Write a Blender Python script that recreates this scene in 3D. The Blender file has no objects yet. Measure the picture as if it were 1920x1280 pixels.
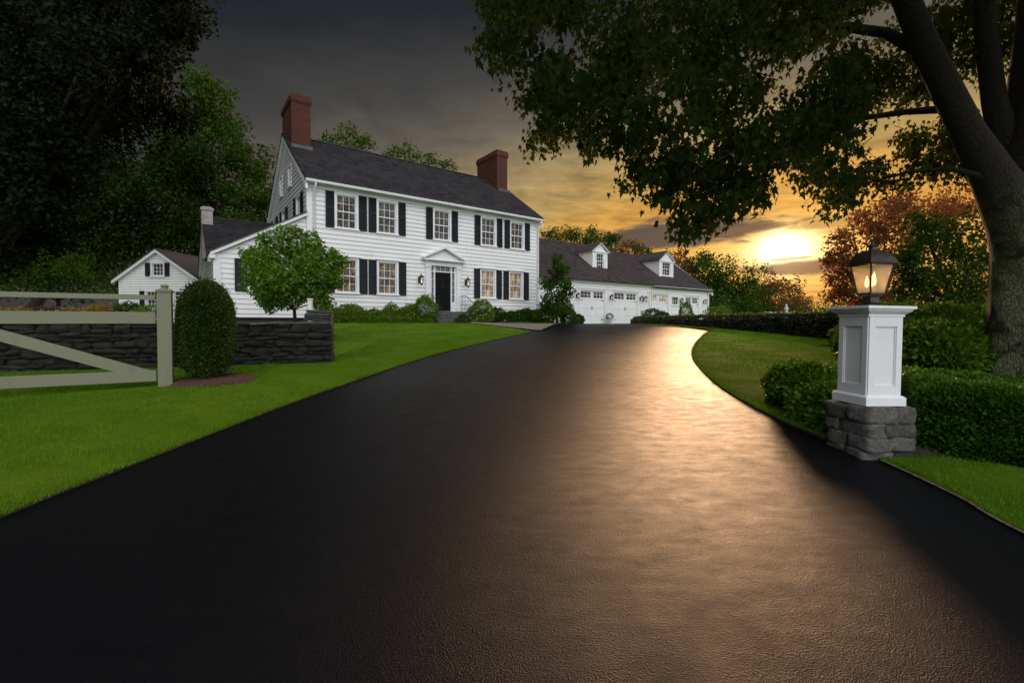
import bpy, math, random
import numpy as np
from mathutils import Vector, Matrix

# ------------------------------------------------------------------ camera, world, sun, exposure
SC = bpy.context.scene
COL = SC.collection
W, H, F = 1920.0, 1280.0, 857.0          # pixel frame of the photograph and its focal length in pixels
PITCH = math.atan(18 / F)
SHIFT = -18.0
EYE = 1.5
cd = bpy.data.cameras.new('camera')
cam = bpy.data.objects.new('camera', cd)
COL.objects.link(cam)
cam.location = (0, 0, EYE)
cam.rotation_euler = (math.pi / 2 - PITCH, 0, 0)
cd.sensor_width = 36
cd.lens = 36 * F / W
cd.shift_y = SHIFT / W
cd.clip_start = 0.05
cd.clip_end = 3000
SC.camera = cam
SC.view_settings.view_transform = 'Standard'
SC.view_settings.look = 'None'
SC.view_settings.exposure = 0.0
SC.view_settings.gamma = 1.0
SC.cycles.max_bounces = 6
SC.cycles.diffuse_bounces = 3
SC.cycles.glossy_bounces = 3
SC.cycles.transmission_bounces = 4
SC.cycles.transparent_max_bounces = 8
SC.cycles.sample_clamp_indirect = 4
SC.cycles.use_denoising = True

SUN_AZ, SUN_EL = math.atan2(1468 - 960, F), math.radians(7.6)   # where the bright core of the sunset stands
LAMP_AZ, LAMP_EL = math.radians(23.5), math.radians(12.0)


def nt_tools(nt):
    L = nt.links

    def put(sock, v):
        if isinstance(v, bpy.types.NodeSocket):
            L.new(v, sock)
        elif v is not None:
            sock.default_value = v

    def M(op, a, b=None, c=None, clamp=False):
        n = nt.nodes.new('ShaderNodeMath'); n.operation = op; n.use_clamp = clamp
        put(n.inputs[0], a); put(n.inputs[1], b)
        if c is not None: put(n.inputs[2], c)
        return n.outputs[0]

    def mixc(f, a, b, mode='MIX'):
        n = nt.nodes.new('ShaderNodeMix'); n.data_type = 'RGBA'; n.blend_type = mode
        n.clamp_factor = True
        put(n.inputs[0], f)
        for s, v in ((n.inputs[6], a), (n.inputs[7], b)):
            if isinstance(v, (tuple, list)) and len(v) == 3: v = (*v, 1)
            put(s, v)
        return n.outputs[2]

    def ramp(f, stops, interp='LINEAR'):
        n = nt.nodes.new('ShaderNodeValToRGB'); put(n.inputs[0], f)
        cr = n.color_ramp; cr.interpolation = interp
        while len(cr.elements) < len(stops): cr.elements.new(0.5)
        for e, (p, c) in zip(cr.elements, stops):
            e.position = p
            e.color = (*c, 1) if isinstance(c, (tuple, list)) else (c, c, c, 1)
        return n.outputs[0]

    def noise(vec, scale, detail=3, rough=0.5, dist=0.0):
        n = nt.nodes.new('ShaderNodeTexNoise')
        put(n.inputs['Vector'], vec)
        n.inputs['Scale'].default_value = scale; n.inputs['Detail'].default_value = detail
        n.inputs['Roughness'].default_value = rough; n.inputs['Distortion'].default_value = dist
        return n.outputs[0]

    def vec(x, y, z=0.0):
        n = nt.nodes.new('ShaderNodeCombineXYZ')
        put(n.inputs[0], x); put(n.inputs[1], y); put(n.inputs[2], z)
        return n.outputs[0]

    def sep(v):
        n = nt.nodes.new('ShaderNodeSeparateXYZ'); L.new(v, n.inputs[0])
        return n.outputs

    def obj_co():
        return nt.nodes.new('ShaderNodeTexCoord').outputs['Object']

    def smooth(v, lo, hi, a=0.0, b=1.0):
        n = nt.nodes.new('ShaderNodeMapRange'); n.interpolation_type = 'SMOOTHSTEP'
        put(n.inputs[0], v)
        for i, q in enumerate((lo, hi, a, b)): n.inputs[i + 1].default_value = q
        return n.outputs[0]
    return dict(put=put, M=M, mixc=mixc, ramp=ramp, noise=noise, vec=vec, sep=sep, obj_co=obj_co, smooth=smooth, L=L, nt=nt)


world = bpy.data.worlds.new('World')
SC.world = world
world.use_nodes = True
wn = world.node_tree
for n in list(wn.nodes): wn.nodes.remove(n)
T = nt_tools(wn)
M, mixc, ramp, noise, vec, smooth = T['M'], T['mixc'], T['ramp'], T['noise'], T['vec'], T['smooth']
tc = wn.nodes.new('ShaderNodeTexCoord')
X, Y, Z = T['sep'](tc.outputs['Generated'])
az = M('ARCTAN2', X, Y)
el = M('ARCSINE', Z)
zz = M('ADD', M('MAXIMUM', Z, 0.0), 0.13)
cu, cv = M('DIVIDE', X, zz), M('DIVIDE', Y, zz)
cvec = vec(cu, cv, 0.0)
n1 = noise(cvec, 1.1, 5, 0.55, 0.6)
n2 = noise(vec(M('MULTIPLY', az, 5.0), M('MULTIPLY', el, 34.0), 0.0), 1.0, 5, 0.6, 0.8)
n3 = noise(vec(M('MULTIPLY', cu, 1.0), M('MULTIPLY', cv, 1.6), 0.0), 4.2, 6, 0.62, 0.5)
n4 = noise(vec(M('MULTIPLY', az, 14.0), M('MULTIPLY', el, 40.0), 0.0), 1.0, 6, 0.65, 0.6)
daz = M('SUBTRACT', az, SUN_AZ)
dele = M('SUBTRACT', el, SUN_EL)
a2 = M('POWER', M('ABSOLUTE', M('MULTIPLY', daz, 0.52)), 2.0)
e2 = M('POWER', M('ABSOLUTE', M('MULTIPLY', dele, 1.6)), 2.0)
d = M('SQRT', M('ADD', a2, e2))
dn = M('ADD', d, M('MULTIPLY', M('SUBTRACT', n1, 0.5), M('MULTIPLY', M('MINIMUM', d, 0.5), 0.5)))
glow = ramp(M('DIVIDE', dn, 1.4), [(0.0, (1.0, .70, .26)), (.05, (.84, .45, .09)), (.10, (.72, .34, .055)), (.16, (.62, .32, .065)),
        (.22, (.46, .30, .10)), (.29, (.30, .22, .11)), (.36, (.15, .125, .09)), (.46, (.060, .057, .053)), (.58, (.019, .021, .025)),
        (.72, (.008, .009, .012))])
streak = M('MAXIMUM', M('ADD', -0.28, M('MULTIPLY', M('ADD', M('MULTIPLY', n2, .35), M('MULTIPLY', n3, .65)), 2.55)), 0.2)
streak = M('ADD', M('MULTIPLY', streak, smooth(d, 0.34, 0.62, 1.0, 0.25)), smooth(d, 0.34, 0.62, 0.0, 0.72))
sky = mixc(1.0, glow, streak, 'MULTIPLY')
# cloud banks near the sun, by azimuth and elevation


def bank(col, az0, el0, ra, re, tilt, dark, strength):
    ua = M('DIVIDE', M('SUBTRACT', az, math.radians(az0)), math.radians(ra))
    ue = M('DIVIDE', M('SUBTRACT', M('SUBTRACT', el, math.radians(el0)), M('MULTIPLY', M('SUBTRACT', az, math.radians(az0)), tilt)), math.radians(re))
    r = M('SQRT', M('ADD', M('MULTIPLY', ua, ua), M('MULTIPLY', ue, ue)))
    r = M('ADD', r, M('MULTIPLY', M('SUBTRACT', M('ADD', M('MULTIPLY', n2, .5), M('MULTIPLY', n4, .5)), 0.5), 2.2))
    return mixc(M('MULTIPLY', smooth(r, 0.55, 1.15, 1.0, 0.0), strength), col, dark)


diso = M('SQRT', M('ADD', M('MULTIPLY', M('POWER', M('ABSOLUTE', daz), 2.0), .75), M('MULTIPLY', M('POWER', M('ABSOLUTE', dele), 2.0), 1.15)))
core = M('MULTIPLY', M('EXPONENT', M('MULTIPLY', M('POWER', M('DIVIDE', diso, 0.036), 2.0), -1.0)), 3.4)
halo = M('MULTIPLY', M('EXPONENT', M('MULTIPLY', M('POWER', M('DIVIDE', diso, 0.12), 2.0), -1.0)), 0.26)
sky = mixc(1.0, sky, mixc(1.0, (1.0, .80, .45), core, 'MULTIPLY'), 'ADD')
sky = mixc(1.0, sky, mixc(1.0, (1.0, .55, .12), halo, 'MULTIPLY'), 'ADD')
sky = bank(sky, 20.0, 10.2, 12.5, 1.8, 0.03, (.085, .060, .048), .97)
sky = bank(sky, 27.5, 10.2, 5.5, .55, 0.06, (.20, .11, .055), .8)
sky = bank(sky, 33.0, 5.7, 6.0, 0.9, -0.02, (.26, .12, .06), .9)
sky = bank(sky, 31.0, 6.75, 2.6, 0.16, 0.03, (.5, .24, .06), .8)
sky = bank(sky, 35.5, 10.2, 6.0, 0.6, 0.05, (.5, .27, .07), .7)
# added bright patch of unseen sky behind the camera to light the house fronts
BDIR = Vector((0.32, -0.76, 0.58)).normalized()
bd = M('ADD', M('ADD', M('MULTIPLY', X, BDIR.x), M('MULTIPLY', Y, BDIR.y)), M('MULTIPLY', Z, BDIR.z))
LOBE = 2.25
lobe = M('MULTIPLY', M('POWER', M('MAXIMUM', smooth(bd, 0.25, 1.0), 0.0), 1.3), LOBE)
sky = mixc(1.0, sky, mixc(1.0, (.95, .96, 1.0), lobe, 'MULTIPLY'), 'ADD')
nish = wn.nodes.new('ShaderNodeTexSky')
nish.sky_type = 'NISHITA'; nish.sun_disc = False
nish.sun_elevation = LAMP_EL; nish.sun_rotation = LAMP_AZ
bg = wn.nodes.new('ShaderNodeBackground'); bg.inputs[1].default_value = 1.0
bg2 = wn.nodes.new('ShaderNodeBackground'); bg2.inputs[1].default_value = 0.0012
add = wn.nodes.new('ShaderNodeAddShader')
wo = wn.nodes.new('ShaderNodeOutputWorld')
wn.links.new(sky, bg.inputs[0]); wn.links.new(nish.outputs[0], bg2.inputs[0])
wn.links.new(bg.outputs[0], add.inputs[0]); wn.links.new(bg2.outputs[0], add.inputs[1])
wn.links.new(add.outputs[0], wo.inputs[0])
world.cycles.sampling_method = 'MANUAL'
world.cycles.sample_map_resolution = 512

sl = bpy.data.lights.new('sun', 'SUN')
sl.energy = 2.8
sl.angle = math.radians(8)
sl.color = (1.0, 0.58, 0.31)
sun = bpy.data.objects.new('sun', sl)
COL.objects.link(sun)
sdir = Vector((math.sin(LAMP_AZ) * math.cos(LAMP_EL), math.cos(LAMP_AZ) * math.cos(LAMP_EL), math.sin(LAMP_EL)))
sun.rotation_euler = sdir.to_track_quat('Z', 'Y').to_euler()
sun.location = (0, 0, 30)

rng = np.random.default_rng(11)
random.seed(5)

# ------------------------------------------------------------------ picking points
def ray(px, py):
    u, v = px - 960, (640 - py) + SHIFT
    c, s = math.cos(PITCH), math.sin(PITCH)
    return np.array([u, F * c + v * s, -F * s + v * c])


def at(px, py, Yd):
    r = ray(px, py)
    k = Yd / r[1]
    return Vector((r[0] * k, Yd, EYE + r[2] * k))


TH = math.atan2(0.597, 0.802)
UT = np.array([0.802, 0.597]); UB = np.array([-0.597, 0.802])
HO = np.array([-8.9, 20.0])            # front left corner of the main house
GZ = 1.45                              # ground level at the house


def sst(e0, e1, x):
    t = np.clip((x - e0) / (e1 - e0), 0, 1)
    return t * t * (3 - 2 * t)


def hgt(x, y):
    x = np.asarray(x, float); y = np.asarray(y, float)
    yy = np.maximum(y, -12)
    k = 2.0
    z = 0.056 * yy - 0.056 * k * np.log1p(np.exp(np.clip((yy - 24.6) / k, -50, 50)))
    z = np.where(yy > 60, 0.056 * 24.6, z)
    dd = (x - HO[0]) * 0.597 - (y - HO[1]) * 0.802
    tt = (x - HO[0]) * 0.802 + (y - HO[1]) * 0.597
    w = sst(6.5, 1.3, dd) * sst(17, 12.5, tt) * sst(-9, -4, tt)
    return z + (GZ - z) * w


def ground(px, py):
    r = ray(px, py)
    lo, hi = 0.5, 400.0
    ys = np.linspace(0.8, 60, 6000)
    zs = EYE + r[2] / r[1] * ys
    hs = hgt(r[0] / r[1] * ys, ys)
    i = np.argmax(zs < hs)
    if zs[i] >= hs[i]: i = len(ys) - 1
    yv = ys[i]
    return Vector((r[0] / r[1] * yv, yv, float(hgt(r[0] / r[1] * yv, yv))))


def tof(px, b=0.0):
    q = (px - 960) / F
    ax, ay = HO[0] + UB[0] * b, HO[1] + UB[1] * b
    t = (q * ay - ax) / (UT[0] - q * UT[1])
    return t


def zof(px, py, b=0.0):
    t = tof(px, b)
    Yd = HO[1] + UB[1] * b + UT[1] * t
    return at(px, py, Yd).z - GZ


# ------------------------------------------------------------------ mesh builder
class MB:
    def __init__(s):
        s.v = []; s.f = []; s.n = 0

    def add(s, vs, fs):
        vs = np.asarray(vs, float)
        s.v.append(vs)
        n = s.n
        s.f.extend([tuple(i + n for i in f) for f in fs])
        s.n += len(vs)
        return s

    def box(s, x0, x1, y0, y1, z0, z1):
        vs = [(x0, y0, z0), (x1, y0, z0), (x1, y1, z0), (x0, y1, z0), (x0, y0, z1), (x1, y0, z1), (x1, y1, z1), (x0, y1, z1)]
        return s.add(vs, [(0, 3, 2, 1), (4, 5, 6, 7), (0, 1, 5, 4), (1, 2, 6, 5), (2, 3, 7, 6), (3, 0, 4, 7)])

    def bar(s, p, q, w, t, up=(0, 0, 1)):
        """square bar from p to q, w wide sideways, t thick along up"""
        p = np.array(p, float); q = np.array(q, float)
        d = q - p; d /= np.linalg.norm(d)
        up = np.array(up, float)
        sd = np.cross(d, up); sd /= np.linalg.norm(sd)
        u = np.cross(sd, d)
        vs = []
        for c in (p, q):
            for a, b in ((-1, -1), (1, -1), (1, 1), (-1, 1)):
                vs.append(c + sd * a * w / 2 + u * b * t / 2)
        return s.add(vs, [(3, 2, 1, 0), (4, 5, 6, 7), (0, 1, 5, 4), (1, 2, 6, 5), (2, 3, 7, 6), (3, 0, 4, 7)])

    def poly_prism(s, pts, y0, y1):
        """pts in x,z; extruded along y"""
        n = len(pts)
        vs = [(a, y0, b) for a, b in pts] + [(a, y1, b) for a, b in pts]
        fs = [tuple(range(n)), tuple(range(2 * n - 1, n - 1, -1))]
        for i in range(n):
            j = (i + 1) % n
            fs.append((i, i + n, j + n, j))
        return s.add(vs, fs)

    def tube(s, pts, rad, sides=10, lump=0.0, cap=True, seed=0):
        pts = [np.array(p, float) for p in pts]
        r_ = np.random.default_rng(seed)
        n = len(pts)
        if not hasattr(rad, '__len__'): rad = [rad] * n
        vs = []
        ref = np.array([0.31, 0.95, 0.05])
        ang = np.linspace(0, 2 * math.pi, sides, endpoint=False)
        ph = r_.uniform(0, 6.28, 4)
        for i in range(n):
            d = pts[min(i + 1, n - 1)] - pts[max(i - 1, 0)]
            d /= np.linalg.norm(d) + 1e-9
            a = np.cross(d, ref)
            if np.linalg.norm(a) < 0.1: a = np.cross(d, np.array([1.0, 0, 0]))
            a /= np.linalg.norm(a); b = np.cross(d, a)
            for j, t in enumerate(ang):
                k = 1 + lump * (0.5 * math.sin(3 * t + ph[0] + i * .25) + .35 * math.sin(5 * t + ph[1] - i * .35) + .3 * math.sin(8 * t + ph[2] + i * .6)) + (r_.normal() * lump * .18 if lump else 0)
                vs.append(pts[i] + (a * math.cos(t) + b * math.sin(t)) * rad[i] * k)
        fs = []
        for i in range(n - 1):
            for j in range(sides):
                k = (j + 1) % sides
                fs.append((i * sides + j, i * sides + k, (i + 1) * sides + k, (i + 1) * sides + j))
        if cap:
            fs.append(tuple(range(sides - 1, -1, -1)))
            fs.append(tuple(range((n - 1) * sides, n * sides)))
        return s.add(vs, fs)

    def lathe(s, prof, c=(0, 0, 0), sides=16):
        vs = []; fs = []
        for r, z in prof:
            for j in range(sides):
                t = 2 * math.pi * j / sides
                vs.append((c[0] + r * math.cos(t), c[1] + r * math.sin(t), c[2] + z))
        for i in range(len(prof) - 1):
            for j in range(sides):
                k = (j + 1) % sides
                fs.append((i * sides + j, i * sides + k, (i + 1) * sides + k, (i + 1) * sides + j))
        fs.append(tuple(range(sides - 1, -1, -1)))
        fs.append(tuple(range((len(prof) - 1) * sides, len(prof) * sides)))
        return s.add(vs, fs)

    def frust(s, a0, a1, z0, z1, c=(0, 0)):
        """square frustum with half sides a0 (at z0) and a1 (at z1)"""
        x, y = c
        vs = []
        for a, z in ((a0, z0), (a1, z1)):
            vs += [(x - a, y - a, z), (x + a, y - a, z), (x + a, y + a, z), (x - a, y + a, z)]
        return s.add(vs, [(0, 3, 2, 1), (4, 5, 6, 7), (0, 1, 5, 4), (1, 2, 6, 5), (2, 3, 7, 6), (3, 0, 4, 7)])

    def build(s, name, mat, parent=None, smooth=False, bevel=0.0, loc=None, rz=0.0):
        me = bpy.data.meshes.new(name)
        V = np.concatenate(s.v) if s.v else np.zeros((0, 3))
        me.from_pydata(V.tolist(), [], s.f)
        me.validate()
        if smooth:
            me.polygons.foreach_set('use_smooth', [True] * len(me.polygons))
        me.materials.append(mat)
        return link(name, me, parent, bevel, loc, rz)


def link(name, me, parent=None, bevel=0.0, loc=None, rz=0.0):
    o = bpy.data.objects.new(name, me)
    COL.objects.link(o)
    if parent is not None: o.parent = parent
    if loc is not None: o.location = loc
    o.rotation_euler.z = rz
    if bevel:
        m = o.modifiers.new('bevel', 'BEVEL'); m.width = bevel; m.segments = 2; m.limit_method = 'ANGLE'
    return o


def fast_mesh(name, V, idx, k, mat, parent=None, smooth=False):
    """V (n,3), idx flat array of face corners, k corners a face"""
    me = bpy.data.meshes.new(name)
    V = np.ascontiguousarray(V, dtype=np.float32)
    idx = np.ascontiguousarray(idx, dtype=np.int32).ravel()
    nf = len(idx) // k
    me.vertices.add(len(V)); me.vertices.foreach_set('co', V.ravel())
    me.loops.add(len(idx)); me.loops.foreach_set('vertex_index', idx)
    me.polygons.add(nf)
    me.polygons.foreach_set('loop_start', np.arange(0, nf * k, k, dtype=np.int32))
    me.polygons.foreach_set('loop_total', np.full(nf, k, dtype=np.int32))
    if smooth: me.polygons.foreach_set('use_smooth', [True] * nf)
    me.update()
    me.materials.append(mat)
    return link(name, me, parent)


def tag(o, label=None, cat=None, group=None, kind=None):
    if label: o['label'] = label
    if cat: o['category'] = cat
    if group: o['group'] = group
    if kind: o['kind'] = kind
    return o


def thing(name, label, cat, loc=(0, 0, 0), rz=0.0, group=None):
    o = bpy.data.objects.new(name, None)
    COL.objects.link(o)
    o.location = loc; o.rotation_euler.z = rz
    o.empty_display_size = 0.3
    return tag(o, label, cat, group)


# ------------------------------------------------------------------ materials
def new_mat(name):
    m = bpy.data.materials.new(name); m.use_nodes = True
    nt = m.node_tree
    b = nt.nodes['Principled BSDF']
    T = nt_tools(nt)
    T['b'] = b
    return m, T


def bump(T, hsock, strength, dist):
    n = T['nt'].nodes.new('ShaderNodeBump')
    n.inputs['Strength'].default_value = strength; n.inputs['Distance'].default_value = dist
    T['L'].new(hsock, n.inputs['Height'])
    T['L'].new(n.outputs[0], T['b'].inputs['Normal'])
    return n


def simple(name, col, rough=0.6, var=0.12, nscale=3.0, bstr=0.0, bscale=30, metal=0.0, spec=0.5):
    m, T = new_mat(name)
    co = T['obj_co']()
    nz = T['noise'](co, nscale, 5, 0.6)
    dk = tuple(c * (1 - var * 2) for c in col); lt = tuple(min(1, c * (1 + var)) for c in col)
    T['L'].new(T['ramp'](nz, [(0.3, dk), (0.7, lt)]), T['b'].inputs['Base Color'])
    T['b'].inputs['Roughness'].default_value = rough
    T['b'].inputs['Metallic'].default_value = metal
    T['b'].inputs['Specular IOR Level'].default_value = spec
    if bstr: bump(T, T['noise'](co, bscale, 4, 0.6), bstr, 0.01)
    return m


def paint(name, col, dirt=(.35, .36, .33), rough=0.55):
    m, T = new_mat(name)
    co = T['obj_co']()
    x, y, z = T['sep'](co)
    st = T['noise'](T['vec'](T['M']('MULTIPLY', x, 5.0), T['M']('MULTIPLY', y, 5.0), T['M']('MULTIPLY', z, .8)), 1.0, 5, .65)
    rows = T['nt'].nodes.new('ShaderNodeTexWhiteNoise'); rows.noise_dimensions = '3D'
    T['L'].new(T['vec'](T['M']('FLOOR', T['M']('MULTIPLY', T['M']('ADD', x, y), .3)), 0.0, T['M']('FLOOR', T['M']('DIVIDE', z, .2))), rows.inputs['Vector'])
    f = T['M']('ADD', T['M']('MULTIPLY', T['smooth'](st, .5, .85), .5), T['M']('MULTIPLY', rows.outputs[0], .10))
    T['L'].new(T['mixc'](f, col, dirt), T['b'].inputs['Base Color'])
    T['b'].inputs['Roughness'].default_value = rough
    bump(T, T['noise'](co, 45, 3, .6), .15, .004)
    return m


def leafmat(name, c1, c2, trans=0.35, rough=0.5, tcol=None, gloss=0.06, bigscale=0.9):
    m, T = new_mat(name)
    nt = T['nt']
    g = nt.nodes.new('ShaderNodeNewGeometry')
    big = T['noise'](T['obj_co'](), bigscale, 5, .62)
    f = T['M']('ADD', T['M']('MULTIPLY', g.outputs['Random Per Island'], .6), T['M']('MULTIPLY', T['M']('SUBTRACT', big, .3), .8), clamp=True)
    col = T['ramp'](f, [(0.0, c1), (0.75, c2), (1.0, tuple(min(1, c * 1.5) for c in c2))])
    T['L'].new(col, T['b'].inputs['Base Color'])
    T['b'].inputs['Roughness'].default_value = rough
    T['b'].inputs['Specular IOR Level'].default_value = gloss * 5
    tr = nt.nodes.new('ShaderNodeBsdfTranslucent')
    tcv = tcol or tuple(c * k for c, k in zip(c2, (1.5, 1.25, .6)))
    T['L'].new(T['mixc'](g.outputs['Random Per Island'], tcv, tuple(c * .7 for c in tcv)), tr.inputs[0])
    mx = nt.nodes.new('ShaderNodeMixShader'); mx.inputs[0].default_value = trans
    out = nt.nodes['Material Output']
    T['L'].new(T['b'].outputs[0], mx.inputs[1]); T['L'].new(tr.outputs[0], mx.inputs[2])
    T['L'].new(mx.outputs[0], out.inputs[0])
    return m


def shingle(name, c1, c2, sinp):
    m, T = new_mat(name)
    co = T['obj_co']()
    x, y, z = T['sep'](co)
    v = T['vec'](T['M']('ADD', x, T['M']('MULTIPLY', y, 0.0)), T['M']('DIVIDE', z, sinp), 0.0)
    b = T['nt'].nodes.new('ShaderNodeTexBrick')
    T['L'].new(v, b.inputs['Vector'])
    b.inputs['Scale'].default_value = 1.0
    b.inputs['Brick Width'].default_value = .28; b.inputs['Row Height'].default_value = .155
    b.inputs['Mortar Size'].default_value = .010
    b.inputs['Color1'].default_value = (*c1, 1); b.inputs['Color2'].default_value = (*c2, 1)
    b.inputs['Mortar'].default_value = (.006, .006, .006, 1)
    b.offset = .5
    n = T['noise'](co, 1.2, 5, .6)
    T['L'].new(T['mixc'](T['smooth'](n, .35, .75), b.outputs[0], T['mixc'](.5, b.outputs[0], c2)), T['b'].inputs['Base Color'])
    T['b'].inputs['Roughness'].default_value = .62
    bump(T, T['M']('ADD', b.outputs[1], T['M']('MULTIPLY', T['noise'](co, 40, 3), -.6)), -.6, .012)
    return m


def brickmat(name, c1, c2, mortar):
    m, T = new_mat(name)
    co = T['obj_co']()
    x, y, z = T['sep'](co)
    b = T['nt'].nodes.new('ShaderNodeTexBrick')
    T['L'].new(T['vec'](T['M']('ADD', x, y), z, 0.0), b.inputs['Vector'])
    b.inputs['Scale'].default_value = 1.0
    b.inputs['Brick Width'].default_value = .21; b.inputs['Row Height'].default_value = .075
    b.inputs['Mortar Size'].default_value = .008
    b.inputs['Color1'].default_value = (*c1, 1); b.inputs['Color2'].default_value = (*c2, 1)
    b.inputs['Mortar'].default_value = (*mortar, 1)
    T['L'].new(b.outputs[0], T['b'].inputs['Base Color'])
    T['b'].inputs['Roughness'].default_value = .85
    bump(T, b.outputs[1], -.5, .01)
    return m


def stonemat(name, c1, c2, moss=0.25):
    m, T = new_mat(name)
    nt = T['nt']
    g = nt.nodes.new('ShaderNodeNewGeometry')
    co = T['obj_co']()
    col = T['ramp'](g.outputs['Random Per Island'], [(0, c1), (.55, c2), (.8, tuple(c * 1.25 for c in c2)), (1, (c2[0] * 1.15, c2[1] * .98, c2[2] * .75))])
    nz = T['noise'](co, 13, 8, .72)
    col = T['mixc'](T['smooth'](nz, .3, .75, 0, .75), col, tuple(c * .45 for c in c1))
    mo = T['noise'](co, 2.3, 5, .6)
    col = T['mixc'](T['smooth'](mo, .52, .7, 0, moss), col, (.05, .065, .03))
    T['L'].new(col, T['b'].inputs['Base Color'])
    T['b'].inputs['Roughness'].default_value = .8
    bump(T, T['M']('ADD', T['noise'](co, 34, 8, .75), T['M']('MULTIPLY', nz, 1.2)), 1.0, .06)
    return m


def glassmat():
    m, T = new_mat('window_glass')
    nt = T['nt']
    gl = nt.nodes.new('ShaderNodeBsdfGlossy'); gl.inputs[0].default_value = (.8, .85, .9, 1); gl.inputs[1].default_value = .05
    tp = nt.nodes.new('ShaderNodeBsdfTransparent')
    lw = nt.nodes.new('ShaderNodeLayerWeight'); lw.inputs[0].default_value = .25
    mx = nt.nodes.new('ShaderNodeMixShader')
    T['L'].new(T['M']('ADD', T['M']('MULTIPLY', lw.outputs[0], .30), .03), mx.inputs[0])
    T['L'].new(tp.outputs[0], mx.inputs[1]); T['L'].new(gl.outputs[0], mx.inputs[2])
    T['L'].new(mx.outputs[0], nt.nodes['Material Output'].inputs[0])
    return m


def roommat(name, cols, strength):
    """a lit room seen through a window: curtains and lamp light"""
    m, T = new_mat(name)
    co = T['obj_co']()
    x, y, z = T['sep'](co)
    a = T['noise'](T['vec'](T['M']('MULTIPLY', x, 9.0), 0.0, T['M']('MULTIPLY', z, 1.3)), 1.0, 3, .6, .4)
    b = T['noise'](co, 2.6, 3, .6)
    f = T['M']('ADD', T['M']('MULTIPLY', a, .45), T['M']('MULTIPLY', b, .55))
    c = T['ramp'](f, [(.30, cols[0]), (.48, cols[1]), (.62, cols[2]), (.75, cols[1])])
    T['L'].new(c, T['b'].inputs['Base Color'])
    T['L'].new(c, T['b'].inputs['Emission Color'])
    T['b'].inputs['Emission Strength'].default_value = strength
    T['b'].inputs['Roughness'].default_value = .9
    return m


MT = dict(
    siding=paint('white_clapboard_paint', (.80, .80, .79), (.52, .54, .53)),
    trim=paint('white_trim_paint', (.80, .81, .82), (.6, .6, .58), .45),
    wtrim=simple('white_window_paint', (.82, .83, .85), .4, .04),
    shutter=simple('black_shutter_paint', (.010, .014, .019), .5, .2, spec=.25),
    door=simple('black_door_paint', (.003, .004, .0035), .4, .1, spec=.12),
    roof=shingle('slate_grey_shingle', (.018, .016, .019), (.066, .058, .064), .6),
    roof2=shingle('brown_grey_shingle', (.030, .022, .024), (.090, .066, .066), .6),
    brick=brickmat('red_brick', (.105, .017, .006), (.055, .009, .003), (.04, .018, .010)),
    brickw=brickmat('limewashed_brick', (.42, .33, .31), (.55, .50, .48), (.6, .58, .55)),
    lead=simple('lead_flashing', (.06, .065, .075), .5, .2),
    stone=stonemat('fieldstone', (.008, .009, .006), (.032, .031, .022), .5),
    stone2=stonemat('grey_pier_stone', (.040, .040, .043), (.20, .197, .19), .35),
    gap=simple('dark_joint', (.012, .011, .009), .95, .3),
    step=simple('granite_step', (.11, .105, .10), .8, .2, 8, .3),
    iron=simple('black_iron', (.012, .012, .013), .45, .2),
    gate=paint('cream_gate_paint', (.18, .185, .115), (.10, .11, .06), .6),
    white_metal=simple('white_post_paint', (.80, .81, .82), .38, .05, 2.0, .08, 60),
    bronze=simple('dark_bronze', (.075, .058, .050), .42, .3, 12, .2, 60, metal=.6),
    soil=simple('dark_soil', (.020, .013, .009), .95, .3, 4, .8, 40),
    mulch=simple('red_brown_mulch', (.085, .035, .020), .95, .45, 30, 1.0, 60),
    bark=None,
    glass=glassmat(),
    room_warm=roommat('warm_room', ((.035, .022, .012), (.26, .17, .09), (.62, .50, .34)), .42),
    room_amber=roommat('amber_room', ((.008, .006, .003), (.06, .04, .015), (.36, .24, .09)), .36),
    room_dim=roommat('dim_room', ((.004, .004, .003), (.024, .018, .008), (.17, .125, .055)), .30),
    white_stone=simple('white_statue_stone', (.6, .6, .58), .7, .1),
    terra=simple('terracotta', (.25, .10, .05), .8, .2),
)


def asphalt():
    m, T = new_mat('sealed_asphalt')
    g = T['nt'].nodes.new('ShaderNodeNewGeometry').outputs['Position']
    x, y, z = T['sep'](g)
    n_big = T['noise'](g, .55, 5, .6)
    n_mid = T['noise'](T['vec'](x, T['M']('MULTIPLY', y, 2.0), 0.0), 4.0, 7, .72)
    n_fine = T['noise'](g, 120, 3, .75)
    vor = T['nt'].nodes.new('ShaderNodeTexVoronoi'); vor.inputs['Scale'].default_value = 150
    T['L'].new(g, vor.inputs['Vector'])
    T['L'].new(T['ramp'](n_fine, [(.3, (.0012, .0015, .0028)), (.75, (.0042, .005, .0082))]), T['b'].inputs['Base Color'])
    r = T['M']('ADD', .45, T['M']('MULTIPLY', T['M']('SUBTRACT', n_mid, .5), .46))
    r = T['M']('ADD', r, T['M']('MULTIPLY', T['M']('SUBTRACT', n_big, .5), .22))
    r = T['M']('MINIMUM', T['M']('MAXIMUM', r, .32), .75)
    T['L'].new(r, T['b'].inputs['Roughness'])
    T['b'].inputs['Specular IOR Level'].default_value = .14
    hh = T['M']('ADD', T['M']('MULTIPLY', vor.outputs['Distance'], .55), T['M']('MULTIPLY', n_fine, .8))
    hh = T['M']('ADD', hh, T['M']('MULTIPLY', T['noise'](T['vec'](x, T['M']('MULTIPLY', y, 2.2), 0.0), 34, 5, .85), .30))
    hh = T['M']('ADD', hh, T['M']('MULTIPLY', T['noise'](T['vec'](x, T['M']('MULTIPLY', y, 1.8), 0.0), 3.0, 4, .6), .5))
    bump(T, hh, .60, .0085)
    return m


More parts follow.
